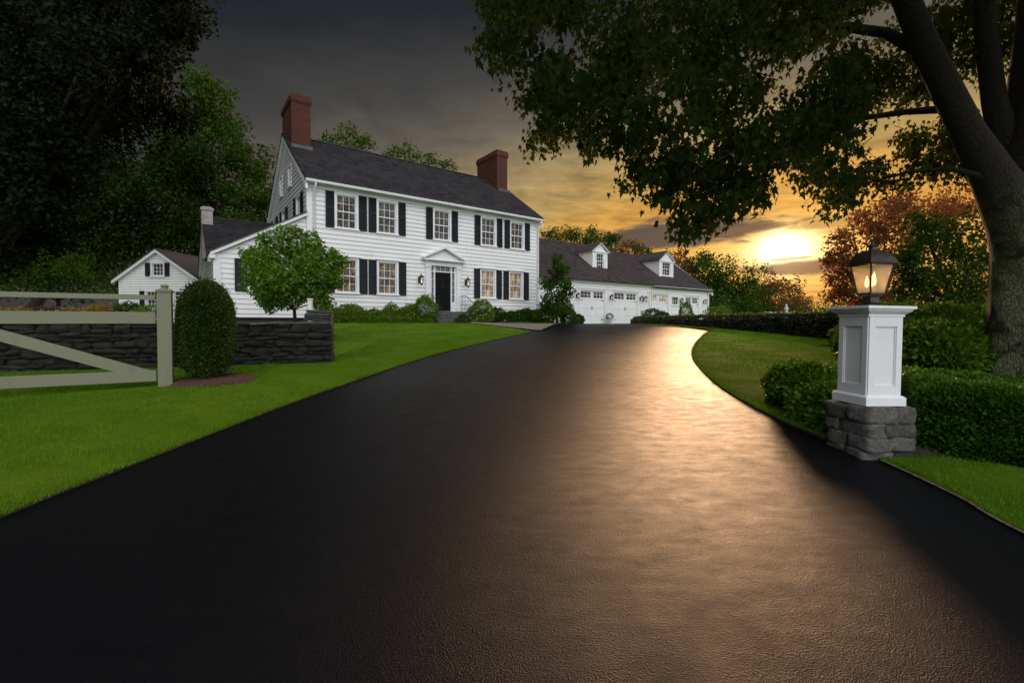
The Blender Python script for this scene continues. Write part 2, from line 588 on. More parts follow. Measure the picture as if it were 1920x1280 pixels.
def lawnmat():
    m, T = new_mat('mown_grass')
    g = T['nt'].nodes.new('ShaderNodeNewGeometry').outputs['Position']
    a = T['noise'](g, 2.2, 8, .72); b = T['noise'](g, 60, 3, .7)
    c = T['ramp'](T['M']('ADD', T['M']('MULTIPLY', a, .55), T['M']('MULTIPLY', b, .45)), [(.3, (.055, .120, .004)), (.52, (.11, .195, .006)), (.72, (.21, .29, .010))])
    T['L'].new(c, T['b'].inputs['Base Color'])
    T['b'].inputs['Roughness'].default_value = .9
    T['b'].inputs['Specular IOR Level'].default_value = .1
    bump(T, T['noise'](g, 110, 3, .8), 1.0, .02)
    return m


def barkmat():
    m, T = new_mat('lichened_bark')
    co = T['obj_co']()
    x, y, z = T['sep'](co)
    v = T['vec'](T['M']('MULTIPLY', x, 1.0), T['M']('MULTIPLY', y, 1.0), T['M']('MULTIPLY', z, .42))
    vo = T['nt'].nodes.new('ShaderNodeTexVoronoi'); vo.feature = 'DISTANCE_TO_EDGE'; vo.inputs['Scale'].default_value = 24
    wv = T['nt'].nodes.new('ShaderNodeVectorMath'); wv.operation = 'MULTIPLY_ADD'
    ns = T['nt'].nodes.new('ShaderNodeTexNoise'); ns.inputs['Scale'].default_value = 7; T['L'].new(v, ns.inputs['Vector'])
    T['L'].new(ns.outputs['Color'], wv.inputs[0]); wv.inputs[1].default_value = (.22, .22, .22); T['L'].new(v, wv.inputs[2])
    T['L'].new(wv.outputs[0], vo.inputs['Vector'])
    crack = T['smooth'](vo.outputs['Distance'], 0.0, .14, .45, 1.0)
    li = T['noise'](co, 2.2, 6, .62, .5)
    low = T['smooth'](T['M']('ADD', z, T['M']('MULTIPLY', li, 1.6)), 2.9, 4.2, 1.0, 0.0)       # lichen on the lower trunk; upper bark painted dark for canopy shade
    base = T['mixc'](T['M']('MULTIPLY', T['smooth'](li, .40, .56), low), (.034, .027, .018), (.24, .245, .14))
    base = T['mixc'](T['M']('MULTIPLY', T['smooth'](T['noise'](co, 5.0, 5, .7), .55, .68, 0, .85), low), base, (.07, .10, .03))
    T['L'].new(T['mixc'](crack, (.022, .017, .012), base), T['b'].inputs['Base Color'])
    T['b'].inputs['Roughness'].default_value = .9
    bump(T, T['M']('ADD', crack, T['M']('MULTIPLY', T['noise'](co, 30, 5, .7), .7)), .9, .03)
    return m


def pathmat():
    m, T = new_mat('pink_grey_paving')
    g = T['nt'].nodes.new('ShaderNodeNewGeometry').outputs['Position']
    b = T['nt'].nodes.new('ShaderNodeTexBrick'); T['L'].new(g, b.inputs['Vector'])
    b.inputs['Scale'].default_value = 1; b.inputs['Brick Width'].default_value = .4; b.inputs['Row Height'].default_value = .25; b.inputs['Mortar Size'].default_value = .012
    b.inputs['Color1'].default_value = (.20, .155, .145, 1); b.inputs['Color2'].default_value = (.26, .20, .185, 1); b.inputs['Mortar'].default_value = (.08, .06, .05, 1)
    T['L'].new(b.outputs[0], T['b'].inputs['Base Color']); T['b'].inputs['Roughness'].default_value = .7
    return m


MT['bark'] = barkmat()
MT['bark2'] = simple('brown_bark', (.018, .013, .009), .9, .35, 6, .8, 25)
MT['asphalt'] = asphalt()
MT['lawn'] = lawnmat()
MT['path'] = pathmat()
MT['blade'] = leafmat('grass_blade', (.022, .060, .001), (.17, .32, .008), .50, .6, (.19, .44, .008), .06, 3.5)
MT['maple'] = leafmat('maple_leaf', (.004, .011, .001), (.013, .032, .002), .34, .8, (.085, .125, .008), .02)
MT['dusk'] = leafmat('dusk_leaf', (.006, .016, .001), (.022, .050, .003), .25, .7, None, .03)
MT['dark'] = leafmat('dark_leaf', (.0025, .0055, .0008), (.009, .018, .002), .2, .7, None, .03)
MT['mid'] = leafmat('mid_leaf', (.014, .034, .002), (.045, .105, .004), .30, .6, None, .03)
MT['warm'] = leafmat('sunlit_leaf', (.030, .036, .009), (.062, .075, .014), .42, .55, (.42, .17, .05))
MT['flare'] = leafmat('flare_tinted_leaf', (.030, .026, .008), (.065, .048, .016), .42, .6, (.60, .20, .07), .03)  # red put into the leaf colour to stand for sun flare
MT['box'] = leafmat('boxwood_leaf', (.018, .038, .006), (.050, .092, .011), .28, .45)
MT['hedge'] = leafmat('hedge_leaf', (.022, .070, .006), (.060, .165, .014), .28, .5, None, .04)
MT['bright'] = leafmat('bright_leaf', (.050, .11, .006), (.14, .26, .016), .35, .5)
MT['gold'] = leafmat('golden_leaf', (.16, .11, .015), (.34, .22, .03), .3, .5)
MT['ivy'] = leafmat('ivy_leaf', (.032, .085, .004), (.12, .24, .012), .28, .45)
MT['dry'] = leafmat('dry_ivy_leaf', (.030, .030, .020), (.075, .065, .045), .25, .6)
MT['flower'] = leafmat('white_petal', (.45, .46, .42), (.75, .76, .72), .3, .5, (.8, .8, .7))
MT['oflower'] = leafmat('orange_petal', (.35, .10, .02), (.55, .22, .04), .3, .5)

# ------------------------------------------------------------------ ground sheets
def cr_curve(pts, n=14):
    P = [np.array(p, float) for p in pts]
    P = [2 * P[0] - P[1]] + P + [2 * P[-1] - P[-2]]
    out = []
    for i in range(1, len(P) - 2):
        for k in range(n):
            t = k / n
            out.append(0.5 * ((2 * P[i]) + (-P[i - 1] + P[i + 1]) * t + (2 * P[i - 1] - 5 * P[i] + 4 * P[i + 1] - P[i + 2]) * t * t + (-P[i - 1] + 3 * P[i] - 3 * P[i + 1] + P[i + 2]) * t ** 3))
    out.append(P[-2])
    return np.array(out)


LE = [(-3.6, -8), (-3.55, -2), (-3.5, 1.2), (-3.47, 3.09), (-3.40, 3.85), (-3.27, 5.0), (-2.98, 7.1), (-2.1, 11.3), (-1.03, 14.5), (.92, 19.7), (2.0, 23.2), (3.2, 27.5), (4.25, 31.05), (6.2, 32.5), (8.6, 34.3)]
RE = [(3.4, -8), (3.2, -2), (3.15, 1.2), (3.23, 2.88), (3.33, 3.4), (3.36, 4.2), (3.27, 4.9), (3.28, 6.4), (3.6, 8.3), (4.45, 11.3), (5.75, 14.4), (7.5, 17.9), (8.8, 20.4), (9.1, 22.0), (8.1, 24.5), (7.6, 27.5), (8.0, 31), (8.62, 34.35)]
LC, RC = cr_curve(LE), cr_curve(RE)
def xL(y): return np.interp(y, LC[:, 1], LC[:, 0])
def xR(y): return np.interp(y, RC[:, 1], RC[:, 0])


def strip(name, ys, f0, f1, n, mat, dz, skirt0=0, skirt1=0, power=1.0, jit=0.0):
    ys = np.asarray(ys, float)
    u = np.linspace(0, 1, n) ** power
    if power > 1: pass
    X0, X1 = f0(ys), f1(ys)
    if jit:
        jr = np.random.default_rng(3)
        w = np.convolve(jr.normal(0, jit, len(ys) + 4), np.ones(5) / 5, 'valid')
        if skirt0: X0 = X0 + w
        if skirt1: X1 = X1 + w
    xx = X1[:, None] + (X0 - X1)[:, None] * u[None, :]          # column 0 at X1
    yy = np.repeat(ys[:, None], n, 1)
    zz = hgt(xx, yy) + dz
    cols = [(xx, yy, zz)]
    if skirt1:
        zz2 = zz[:, :1] - skirt1
        xx = np.hstack([xx[:, :1] + .01, xx]); yy = np.hstack([yy[:, :1], yy]); zz = np.hstack([zz2, zz])
    if skirt0:
        xx = np.hstack([xx, xx[:, -1:] - .01]); yy = np.hstack([yy, yy[:, -1:]]); zz = np.hstack([zz, zz[:, -1:] - skirt0])
    r, c = xx.shape
    V = np.stack([xx, yy, zz], -1).reshape(-1, 3)
    a = (np.arange(r - 1)[:, None] * c + np.arange(c - 1)[None, :]).ravel()
    idx = np.stack([a, a + 1, a + c + 1, a + c], 1)
    o = fast_mesh(name, V, idx, 4, mat, smooth=False)
    if skirt0 or skirt1:
        o.data.materials.append(MT['gap'])
        mi = np.zeros((r - 1, c - 1), np.int32)
        if skirt1: mi[:, 0] = 1
        if skirt0: mi[:, -1] = 1
        o.data.polygons.foreach_set('material_index', mi.ravel())
    return o


# soil terrain
gx = np.unique(np.concatenate([np.linspace(-30, 30, 121), np.array([-900, -400, -200, -120, -80, -55, -40, 40, 55, 80, 120, 200, 400, 900])]))
gy = np.unique(np.concatenate([np.linspace(-12, 50, 125), np.array([-60, -30, 60, 75, 100, 150, 250, 450, 900, 1500])]))
GX, GY = np.meshgrid(gx, gy)
V = np.stack([GX, GY, hgt(GX, GY) - .05], -1).reshape(-1, 3)
c_ = len(gx)
a_ = (np.arange(len(gy) - 1)[:, None] * c_ + np.arange(c_ - 1)[None, :]).ravel()
MT['far'] = simple('rough_grass_and_soil', (.030, .036, .014), .95, .35, .5, .6, 20)
tag(fast_mesh('ground', V, np.stack([a_, a_ + 1, a_ + c_ + 1, a_ + c_], 1), 4, MT['far']), kind='structure')

ysd = np.concatenate([np.linspace(-8, 31, 240), np.linspace(31.1, 34.2, 20)])
tag(strip('driveway', ysd, xL, xR, 40, MT['asphalt'], 0.0, skirt0=.06, skirt1=.06), kind='structure')

yl = np.linspace(-8, 22, 260)
def lawnR(y):
    y = np.asarray(y, float)
    a = xL(y) - .018
    b = np.interp(y, [19.7, 20.6, 21.7, 22.0], [.88, .1, -1.4, -2.9])
    return np.where(y > 19.7, b, a)
tag(strip('lawn', yl, lambda y: y * 0 - 45, lawnR, 60, MT['lawn'], .018, skirt1=.03, power=2.2, jit=.012), kind='structure')
tag(strip('lawn', np.linspace(22.0, 60, 60), lambda y: y * 0 - 45, lambda y: np.minimum(-8.9 + (y - 20) * 1.342 - .4, 30), 20, MT['lawn'], .018), kind='structure')
tag(strip('lawn', np.linspace(23.1, 31.0, 40), lambda y: -8.9 + (y - 20) * 1.342 - .2, lambda y: np.minimum(xL(y) - .03, -8.9 + (y - 20) * 1.342 + 6.0), 16, MT['lawn'], .018, skirt1=.03), kind='structure')
tag(strip('lawn', np.concatenate([np.linspace(-8, 34.2, 300), np.linspace(34.6, 60, 20)]), lambda y: np.where(y > 34.3, -8.9 + (y - 20) * 1.342, xR(y) + .018), lambda y: y * 0 + 48, 50, MT['lawn'], .018, skirt0=.03), kind='structure')
# front walk, from the steps to the drive
PA = cr_curve([(-3.3, 22.05), (-1.6, 21.75), (0.0, 20.75), (1.25, 19.9)], 8)
PB = cr_curve([(-2.4, 23.25), (-.8, 22.9), (.9, 22.9), (2.3, 23.9)], 8)
nn = 10
u = np.linspace(0, 1, nn)
PP = PA[:, None, :] * (1 - u)[None, :, None] + PB[:, None, :] * u[None, :, None]
V = np.concatenate([PP, (hgt(PP[..., 0], PP[..., 1]) + .045)[..., None]], -1).reshape(-1, 3)
r_ = len(PA)
a_ = (np.arange(r_ - 1)[:, None] * nn + np.arange(nn - 1)[None, :]).ravel()
tag(fast_mesh('path', V, np.stack([a_, a_ + nn, a_ + nn + 1, a_ + 1], 1), 4, MT['path']), kind='structure')


def bed(name, poly, mat, dz=.06, hump=.04):
    """flower bed sheet with a mounded middle"""
    P = np.array(poly, float); c = P.mean(0); k = 7
    n = len(P)
    vs = []; fs = []
    for i in range(k + 1):
        s = 1 - i / k
        for p in P:
            q = c + (p - c) * s
            vs.append((q[0], q[1], float(hgt(q[0], q[1])) + (dz + hump * math.sin(math.pi / 2 * min(1, i / 2)) if i else -.02)))
    for i in range(k):
        for j in range(n):
            fs.append((i * n + j, i * n + (j + 1) % n, (i + 1) * n + (j + 1) % n, (i + 1) * n + j))
    return tag(MB().add(vs, fs).build(name, mat, smooth=True), kind='structure')


def hp(t, b, z=None):
    p = HO + UT * t + UB * b
    return (float(p[0]), float(p[1])) if z is None else (float(p[0]), float(p[1]), z)


def edge_pts(a, b, n):
    a = np.array(a); b = np.array(b)
    return [tuple(a + (b - a) * i / n) for i in range(n)]


for (t0, t1, dd) in ((-4.2, 5.3, 1.5), (8.3, 13.3, 1.6)):
    cs = [hp(t0, .1), hp(t0, -dd * .8), hp(t1, -dd), hp(t1, .1)]
    poly = []
    for i in range(4): poly += edge_pts(cs[i], cs[(i + 1) % 4], 8)
    bed('flower_bed', poly, MT['soil'])

# ------------------------------------------------------------------ grass blades
def blades(name, f_lo, f_hi, y0, y1, dens, hgt_b, wid, seed, label):
    r_ = np.random.default_rng(seed)
    ys = np.linspace(y0, y1, 200)
    wd = np.maximum(f_hi(ys) - f_lo(ys), 0)
    area = wd.mean() * (y1 - y0)
    n = int(area * dens)
    yy = np.interp(r_.uniform(0, 1, n), np.concatenate([[0], np.cumsum(wd)[:-1] / np.cumsum(wd)[-2]]), ys)
    xx = f_lo(yy) + (f_hi(yy) - f_lo(yy)) * r_.uniform(0, 1, n)
    return xx, yy, np.full(n, hgt_b), np.full(n, wid)


def make_blades(name, sets, seed, **tags):
    r_ = np.random.default_rng(seed)
    x = np.concatenate([s[0] for s in sets]); y = np.concatenate([s[1] for s in sets])
    h_ = np.concatenate([s[2] for s in sets]); w_ = np.concatenate([s[3] for s in sets])
    n = len(x)
    z = hgt(x, y) + .012
    patch = .45 + .95 * (np.sin(x * 3.1 + np.sin(y * 2.3) * 1.5) * np.sin(y * 2.7 + 1) * .5 + .5)
    h_ = h_ * r_.uniform(.55, 1.25, n) * patch
    th = r_.uniform(0, math.pi, n)
    dx, dy = np.cos(th) * w_ / 2, np.sin(th) * w_ / 2
    lx, ly = r_.normal(0, .42, n) * h_, r_.normal(0, .42, n) * h_
    V = np.empty((n, 3, 3))
    V[:, 0] = np.stack([x - dx, y - dy, z], 1)
    V[:, 1] = np.stack([x + dx, y + dy, z], 1)
    V[:, 2] = np.stack([x + lx, y + ly, z + h_], 1)
    o = fast_mesh(name, V.reshape(-1, 3), np.arange(n * 3), 3, MT['blade'])
    return tag(o, kind='stuff', **tags)


lm = lambda m, c=0: (lambda y: -m * np.asarray(y, float) - c)
near = [blades('g', lambda y: np.maximum(lm(1.22, .3)(y), -12.0), lambda y: lawnR(y) + .02, 2.6, 6.0, 5200, .042, .0058, 1, ''),
        blades('g', lambda y: np.maximum(lm(1.22, .3)(y), -12.0), lambda y: lawnR(y) + .01, 6.0, 10.0, 2400, .042, .008, 2, ''),
        blades('g', lambda y: -4.4 + 0 * y, lambda y: lawnR(y) + .01, 10.0, 15.0, 1500, .034, .012, 3, ''),
        blades('g', lambda y: -6.4 + 0 * y, lambda y: lawnR(y) + .01, 15.0, 22.0, 700, .034, .018, 4, '')]
near += [blades('g', lambda y: lawnR(y) - .06, lambda y: lawnR(y) + .025, 2.6, 7.0, 9000, .034, .006, 11, ''),
         blades('g', lambda y: lawnR(y) - .08, lambda y: lawnR(y) + .03, 7.0, 19.5, 2500, .036, .011, 12, '')]
make_blades('grass', near, 7, label='short mown grass of the lawn left of the driveway', cat='grass')
far = [blades('g', lambda y: xR(y) + .03, lambda y: np.minimum(1.18 * y + .4, xR(y) + 1.6), 2.2, 5.0, 5200, .042, .0058, 5, ''),
       blades('g', lambda y: xR(y) + .03, lambda y: xR(y) + 2.6, 5.0, 9.0, 1800, .034, .009, 6, ''),
       blades('g', lambda y: xR(y) + .03, lambda y: xR(y) + 7.0, 9.0, 16.0, 900, .034, .014, 8, ''),
       blades('g', lambda y: xR(y) + .03, lambda y: 0 * y + 12.0, 16.0, 26.0, 400, .034, .02, 9, '')]
far += [blades('g', lambda y: xR(y) + .012, lambda y: xR(y) + .10, 2.2, 7.0, 7000, .032, .006, 13, ''),
        blades('g', lambda y: xR(y) + .008, lambda y: xR(y) + .12, 7.0, 22.0, 2200, .036, .011, 14, '')]
make_blades('grass', far, 8, label='short mown grass of the lawn right of the driveway', cat='grass')
# ragged soil edge: crumbs along both drive edges
# ------------------------------------------------------------------ stones
def _stone_template():
    k = 5
    lin = np.linspace(-1, 1, k + 1)
    pts = {}; V = []; Fc = []
    def vid(p):
        key = tuple(np.round(p, 4))
        if key not in pts:
            pts[key] = len(V); V.append(p)
        return pts[key]
    for ax in range(3):
        for sg in (-1, 1):
            for i in range(k):
                for j in range(k):
                    q = []
                    for (a, b) in ((i, j), (i + 1, j), (i + 1, j + 1), (i, j + 1)):
                        p = [0, 0, 0]; p[ax] = sg; p[(ax + 1) % 3] = lin[a]; p[(ax + 2) % 3] = lin[b]
                        q.append(vid(np.array(p, float)))
                    Fc.append(tuple(q if sg > 0 else q[::-1]))
    return np.array(V), Fc


ST_V, ST_F = _stone_template()


def stone(mb, c, half, R, r_, rough=.10, rnd=.28):
    """one fieldstone: centre, half sizes, 2D rotation matrix columns"""
    n = np.linalg.norm(ST_V, axis=1, keepdims=True)
    P = ST_V * (1 - rnd) + ST_V / n * rnd * 1.25
    k1, k2 = r_.normal(0, 1, (3, 3)) * 1.6, r_.normal(0, 1, (3, 3)) * 3.2
    P = P + rough * (np.sin(ST_V @ k1 + r_.uniform(0, 6, 3)) * .6 + np.sin(ST_V @ k2 + r_.uniform(0, 6, 3)) * .4)
    P = P * np.array(half)
    rot = r_.normal(0, .035)
    P[:, 2] += P[:, 0] * rot
    xy = P[:, :2] @ R.T
    mb.add(np.column_stack([xy + np.array(c[:2]), P[:, 2] + c[2]]), ST_F)


def stone_wall(name, pts, ztop, thick, mat, seed, cl=(.12, .62), ch=(.07, .21), parent=None):
    """dry wall along a polyline; ztop(i along) gives the top height"""
    r_ = np.random.default_rng(seed)
    P = np.array(pts, float)
    seg = np.linalg.norm(np.diff(P, axis=0), axis=1); cum = np.concatenate([[0], np.cumsum(seg)])
    Ltot = cum[-1]
    pos = lambda s: np.array([np.interp(s, cum, P[:, 0]), np.interp(s, cum, P[:, 1])])
    mb = MB(); core = MB()
    zb = lambda s: float(hgt(*pos(s))) - .08
    zb_min = min(zb(s) for s in np.linspace(0, Ltot, 30))
    z = zb_min
    while True:
        hh = r_.uniform(*ch)
        s = 0.0
        any_ = False
        while s < Ltot - .05:
            l = min(r_.uniform(*cl), Ltot - s)
            if Ltot - s - l < cl[0] * .6: l = Ltot - s
            sm = s + l / 2
            zt = ztop(sm / Ltot)
            if z < zt - .03 and z + hh > zb(sm):
                hz = min(hh, zt - z)
                if zt - z - hz < .045: hz = zt - z
                d = pos(min(sm + .05, Ltot)) - pos(max(sm - .05, 0)); d /= np.linalg.norm(d)
                R = np.array([[d[0], -d[1]], [d[1], d[0]]])
                c = pos(sm)
                dz_ = r_.normal(0, .012) if z > zb(sm) and zt - z > .25 else 0
                if hz > .13 and r_.uniform() < .35:
                    k_ = r_.uniform(.35, .65)
                    for q0, q1 in ((0, k_), (k_, 1)):
                        stone(mb, (c[0], c[1], z + hz * (q0 + q1) / 2), (l / 2 * r_.uniform(.93, .99), thick / 2 * r_.uniform(.9, 1.06), hz * (q1 - q0) / 2 * .97), R, r_, .13)
                else: stone(mb, (c[0], c[1], z + hz / 2 + dz_), (l / 2 * .99, thick / 2 * r_.uniform(.88, 1.07), hz / 2 * .99), R, r_, .14, .34)
                any_ = True
            s += l
        z += hh
        if z > max(ztop(k / 20) for k in range(21)): break
    # dark heart of the wall behind the joints
    N = 24
    for i in range(N):
        s0, s1 = Ltot * i / N, Ltot * (i + 1) / N
        a, b = pos(s0), pos(s1)
        d = (b - a) / np.linalg.norm(b - a); nrm = np.array([-d[1], d[0]]) * thick * .36
        if i == 0: a = a + d * .08
        if i == N - 1: b = b - d * .08
        zt0, zt1 = ztop(i / N) - .07, ztop((i + 1) / N) - .07
        vs = [(*(a - nrm), zb(s0)), (*(b - nrm), zb(s1)), (*(b + nrm), zb(s1)), (*(a + nrm), zb(s0)), (*(a - nrm), zt0), (*(b - nrm), zt1), (*(b + nrm), zt1), (*(a + nrm), zt0)]
        core.add(vs, [(0, 3, 2, 1), (4, 5, 6, 7), (0, 1, 5, 4), (1, 2, 6, 5), (2, 3, 7, 6), (3, 0, 4, 7)])
    o = mb.build(name, mat, parent, smooth=True)
    return o, core


# ------------------------------------------------------------------ foliage
MAPLE = np.array([.72, 1.0]) * np.array([(0, 0), (.16, .02), (.46, -.10), (.34, .16), (.62, .42), (.30, .44), (.22, .60), (0, 1.12), (-.22, .60), (-.30, .44), (-.62, .42), (-.34, .16), (-.46, -.10), (-.16, .02)])


def basis(r_, n, droop=0.0, out=None, spread=1.0):
    """random leaf frames: a (length axis), b (width axis)"""
    a = r_.normal(0, 1, (n, 3)) * spread
    if out is not None: a = a + out * 1.0
    a[:, 2] -= droop
    a /= np.linalg.norm(a, axis=1, keepdims=True) + 1e-9
    q = r_.normal(0, 1, (n, 3))
    b = np.cross(a, q); b /= np.linalg.norm(b, axis=1, keepdims=True) + 1e-9
    return a, b


def leaves_quads(P, size, r_, droop=.3, out=None, aspect=.5, spread=1.0):
    n = len(P)
    a, b = basis(r_, n, droop, out, spread)
    c = np.cross(a, b)
    s = (size * r_.uniform(.6, 1.3, n))[:, None]
    V = np.empty((n, 4, 3))
    V[:, 0] = P
    V[:, 1] = P + a * s * .5 + b * s * aspect * .5 + c * s * .08
    V[:, 2] = P + a * s
    V[:, 3] = P + a * s * .5 - b * s * aspect * .5 + c * s * .08
    return V.reshape(-1, 3)


def leaf_obj(name, V, k, mat, parent):
    n = len(V) // k
    return fast_mesh(name, V, np.arange(n * k), k, mat, parent)


def clump_points(r_, c, r, n, sub=16, squash=1.0, subr=.42, fill=.75):
    """points in lumps spread over an ellipsoid's shell"""
    d = r_.normal(0, 1, (sub, 3)); d /= np.linalg.norm(d, axis=1, keepdims=True)
    cc = d * r_.uniform(.35, .78, (sub, 1))
    rr = r_.uniform(.6, 1.2, sub) * subr
    k = r_.integers(0, sub, n)
    q = r_.normal(0, 1, (n, 3)); q /= np.linalg.norm(q, axis=1, keepdims=True)
    q *= r_.uniform(fill, 1.0, (n, 1)) ** .8 * np.where(r_.uniform(0, 1, (n, 1)) < .3, r_.uniform(.3, 1, (n, 1)), 1)
    p = (cc[k] + q * rr[k][:, None])
    r = np.array(r if hasattr(r, '__len__') else (r, r, r * squash))
    return np.array(c) + p * r, q


def tree(name, label, cat, blobs, mat, leaf=.12, cover=5.0, group=None, trunk=None, tr=.25, seed=1, trunk_mat='bark2', aspect=.6, dj=.25, extra=None):
    """blobs: (px, py, rpx, depth); trunk: (px, depth) foot"""
    r_ = np.random.default_rng(seed)
    cs = []
    for (px, py, rp, D) in blobs:
        c = at(px, py, D); r = rp * D / F
        cs.append((np.array(c), r))
    ctr = sum(c for c, _ in cs) / len(cs)
    if trunk is None: fx, fy = ctr[0], ctr[1]
    else:
        fy = trunk[1]; fx = (trunk[0] - 960) / F * fy
    fz = float(hgt(fx, fy)) - .05
    root = thing(name, label, cat, (fx, fy, fz), group=group)
    o3 = np.array([fx, fy, fz])
    Pts = []
    for c, r in cs:
        n = int(cover * math.pi * r * r / (leaf * leaf * aspect) * 1.0)
        p, q = clump_points(r_, c, (r, r * 1.05, r * .92), n, sub=max(8, int(14 + r * 3)), subr=.40)
        Pts.append(p)
    P = np.concatenate(Pts)
    V = leaves_quads(P - o3, leaf, r_, .45, None, aspect)
    leaf_obj('crown', V, 4, mat, root)
    # trunk and limbs
    mb = MB()
    low = min(c[2] - r * .6 for c, r in cs)
    fork = np.array([fx * .6 + ctr[0] * .4, fy * .6 + ctr[1] * .4, fz + max(1.2, (low - fz) * .8 + .4)]) - o3
    mb.tube([(0, 0, 0), fork * .5 + np.array([.04, 0, 0]), fork], [tr * 1.3, tr, tr * .85], 10, .08, seed=seed)
    for i, (c, r) in enumerate(cs):
        e = c - o3
        m_ = fork * .45 + e * .55 + r_.normal(0, .15, 3) * r
        mb.tube([fork * .9, m_, e, e + np.array([r_.normal(0, .3) * r, r_.normal(0, .3) * r, r * .5])], [tr * .42, tr * .24, tr * .13, tr * .04], 6, .05, seed=seed + i)
    mb.build('trunk', MT[trunk_mat], root, smooth=True)
    return root


def shrub(name, label, cat, ells, mat, leaf, n, group=None, seed=1, stems=True, droop=.1, aspect=.55, shell=True, flowers=0, fmat='flower', lump=.22, fsize=.05):
    """ells: world ellipsoids (x, y, zc, rx, ry, rz); leaves on the shell facing out"""
    r_ = np.random.default_rng(seed)
    ex, ey = ells[0][0], ells[0][1]
    ez = float(hgt(ex, ey))
    o3 = np.array([ex, ey, ez])
    root = thing(name, label, cat, (ex, ey, ez), group=group)
    ar = np.array([e[3] * e[5] for e in ells]); ar = ar / ar.sum()
    Ps, Ns = [], []
    for e, w in zip(ells, ar):
        m_ = int(n * w)
        q = r_.normal(0, 1, (m_, 3)); q /= np.linalg.norm(q, axis=1, keepdims=True)
        # lumpy surface
        k1 = r_.normal(0, 1, (3, 5)) * 3.0; k2 = r_.normal(0, 1, (3, 5)) * 7.0
        bumpv = (np.sin(q @ k1 + r_.uniform(0, 6, 5)).mean(1) * .9 + np.sin(q @ k2 + r_.uniform(0, 6, 5)).mean(1) * .6)
        rad = 1 + lump * bumpv - np.abs(r_.normal(0, .14, m_)) + (r_.uniform(0, 1, m_) < .06) * r_.uniform(0, .16, m_)
        p = q * rad[:, None] * np.array(e[3:6]) + np.array(e[:3])
        Ps.append(p); Ns.append(q)
    P = np.concatenate(Ps); Q = np.concatenate(Ns)
    keep = np.ones(len(P), bool)
    for e in ells:
        d = np.linalg.norm((P - np.array(e[:3])) / np.array(e[3:6]), axis=1)
        keep &= d > .55
    keep &= P[:, 2] > hgt(P[:, 0], P[:, 1]) + .02
    P, Q = P[keep], Q[keep]
    V = leaves_quads(P - o3, leaf, r_, droop, Q, aspect, .55)
    leaf_obj('foliage', V, 4, mat, root)
    mb = MB()
    for i, e in enumerate(ells):
        for j in range(3):
            e3 = np.array(e[:3]) - o3
            b = np.array([e3[0] * .8 + r_.normal(0, .05), e3[1] * .8 + r_.normal(0, .05), hgt(e[0], e[1]) - ez - .03])
            t = e3 + r_.normal(0, .35, 3) * np.array(e[3:6])
            mb.tube([b, (b + t) / 2 + r_.normal(0, .02, 3), t], [.018, .013, .006], 5, seed=j)
    mb.build('stem', MT['bark2'], root, smooth=True)
    if flowers:
        k = r_.choice(len(P), flowers, replace=False)
        Vf = []
        for pt, q in zip(P[k] - o3 + Q[k] * .02, Q[k]):
            a = np.cross(q, r_.normal(0, 1, 3)); a /= np.linalg.norm(a); b = np.cross(q, a)
            s = fsize * r_.uniform(.6, 1.2)
            for m_ in range(5):
                t0 = m_ * 1.2566
                u_ = a * math.cos(t0) + b * math.sin(t0); v_ = a * math.cos(t0 + 1.57) + b * math.sin(t0 + 1.57)
                Vf += [pt, pt + u_ * s * .6 + v_ * s * .3 + q * s * .2, pt + u_ * s + q * s * .3, pt + u_ * s * .6 - v_ * s * .3 + q * s * .2]
        leaf_obj('blossom', np.array(Vf), 4, MT[fmat], root)
    return root

# ------------------------------------------------------------------ house carpentry
ROW = .20


def siding(mb, urange, z0, z1, holes, face, row=ROW):
    """clapboards in a wall plane; urange(z)->(u0,u1); holes (u0,u1,z0,z1); face(u, off, z)->xyz"""
    cuts = set()
    k = math.floor(z0 / row)
    z = k * row
    while z < z1 + row:
        cuts.add(round(z, 4)); z += row
    for h_ in holes: cuts.add(round(h_[2], 4)); cuts.add(round(h_[3], 4))
    cuts = sorted(c for c in cuts if z0 < c < z1)
    cuts = [z0] + cuts + [z1]
    for a, b in zip(cuts[:-1], cuts[1:]):
        if b - a < 1e-4: continue
        m_ = (a + b) / 2
        base = math.floor(m_ / row) * row
        o0 = .042 - .036 * (a - base) / row; o1 = .042 - .036 * (b - base) / row
        ua0, ub0 = urange(a); ua1, ub1 = urange(b)
        hs = sorted([(h_[0], h_[1]) for h_ in holes if h_[2] - 1e-4 <= a and h_[3] + 1e-4 >= b])
        seg = []; cur = None
        lo = None
        for h0, h1 in hs:
            seg.append((lo, h0)); lo = h1
        seg.append((lo, None))
        for s0, s1 in seg:
            x00 = ua0 if s0 is None else s0; x01 = ua1 if s0 is None else s0
            x10 = ub0 if s1 is None else s1; x11 = ub1 if s1 is None else s1
            if x10 - x00 < .01: continue
            x01 = min(x01, x11 - .001) if x11 > x01 else x01
            if x11 < x01: x01 = x11 = (x01 + x11) / 2
            vs = [face(x00, o0, a), face(x10, o0, a), face(x11, o1, b), face(x01, o1, b)]
            mb.add(vs, [(0, 1, 2, 3)])
            if abs(a - base) < 1e-3:
                mb.add([face(x00, .004, a), face(x10, .004, a), face(x10, o0, a), face(x00, o0, a)], [(0, 1, 2, 3)])


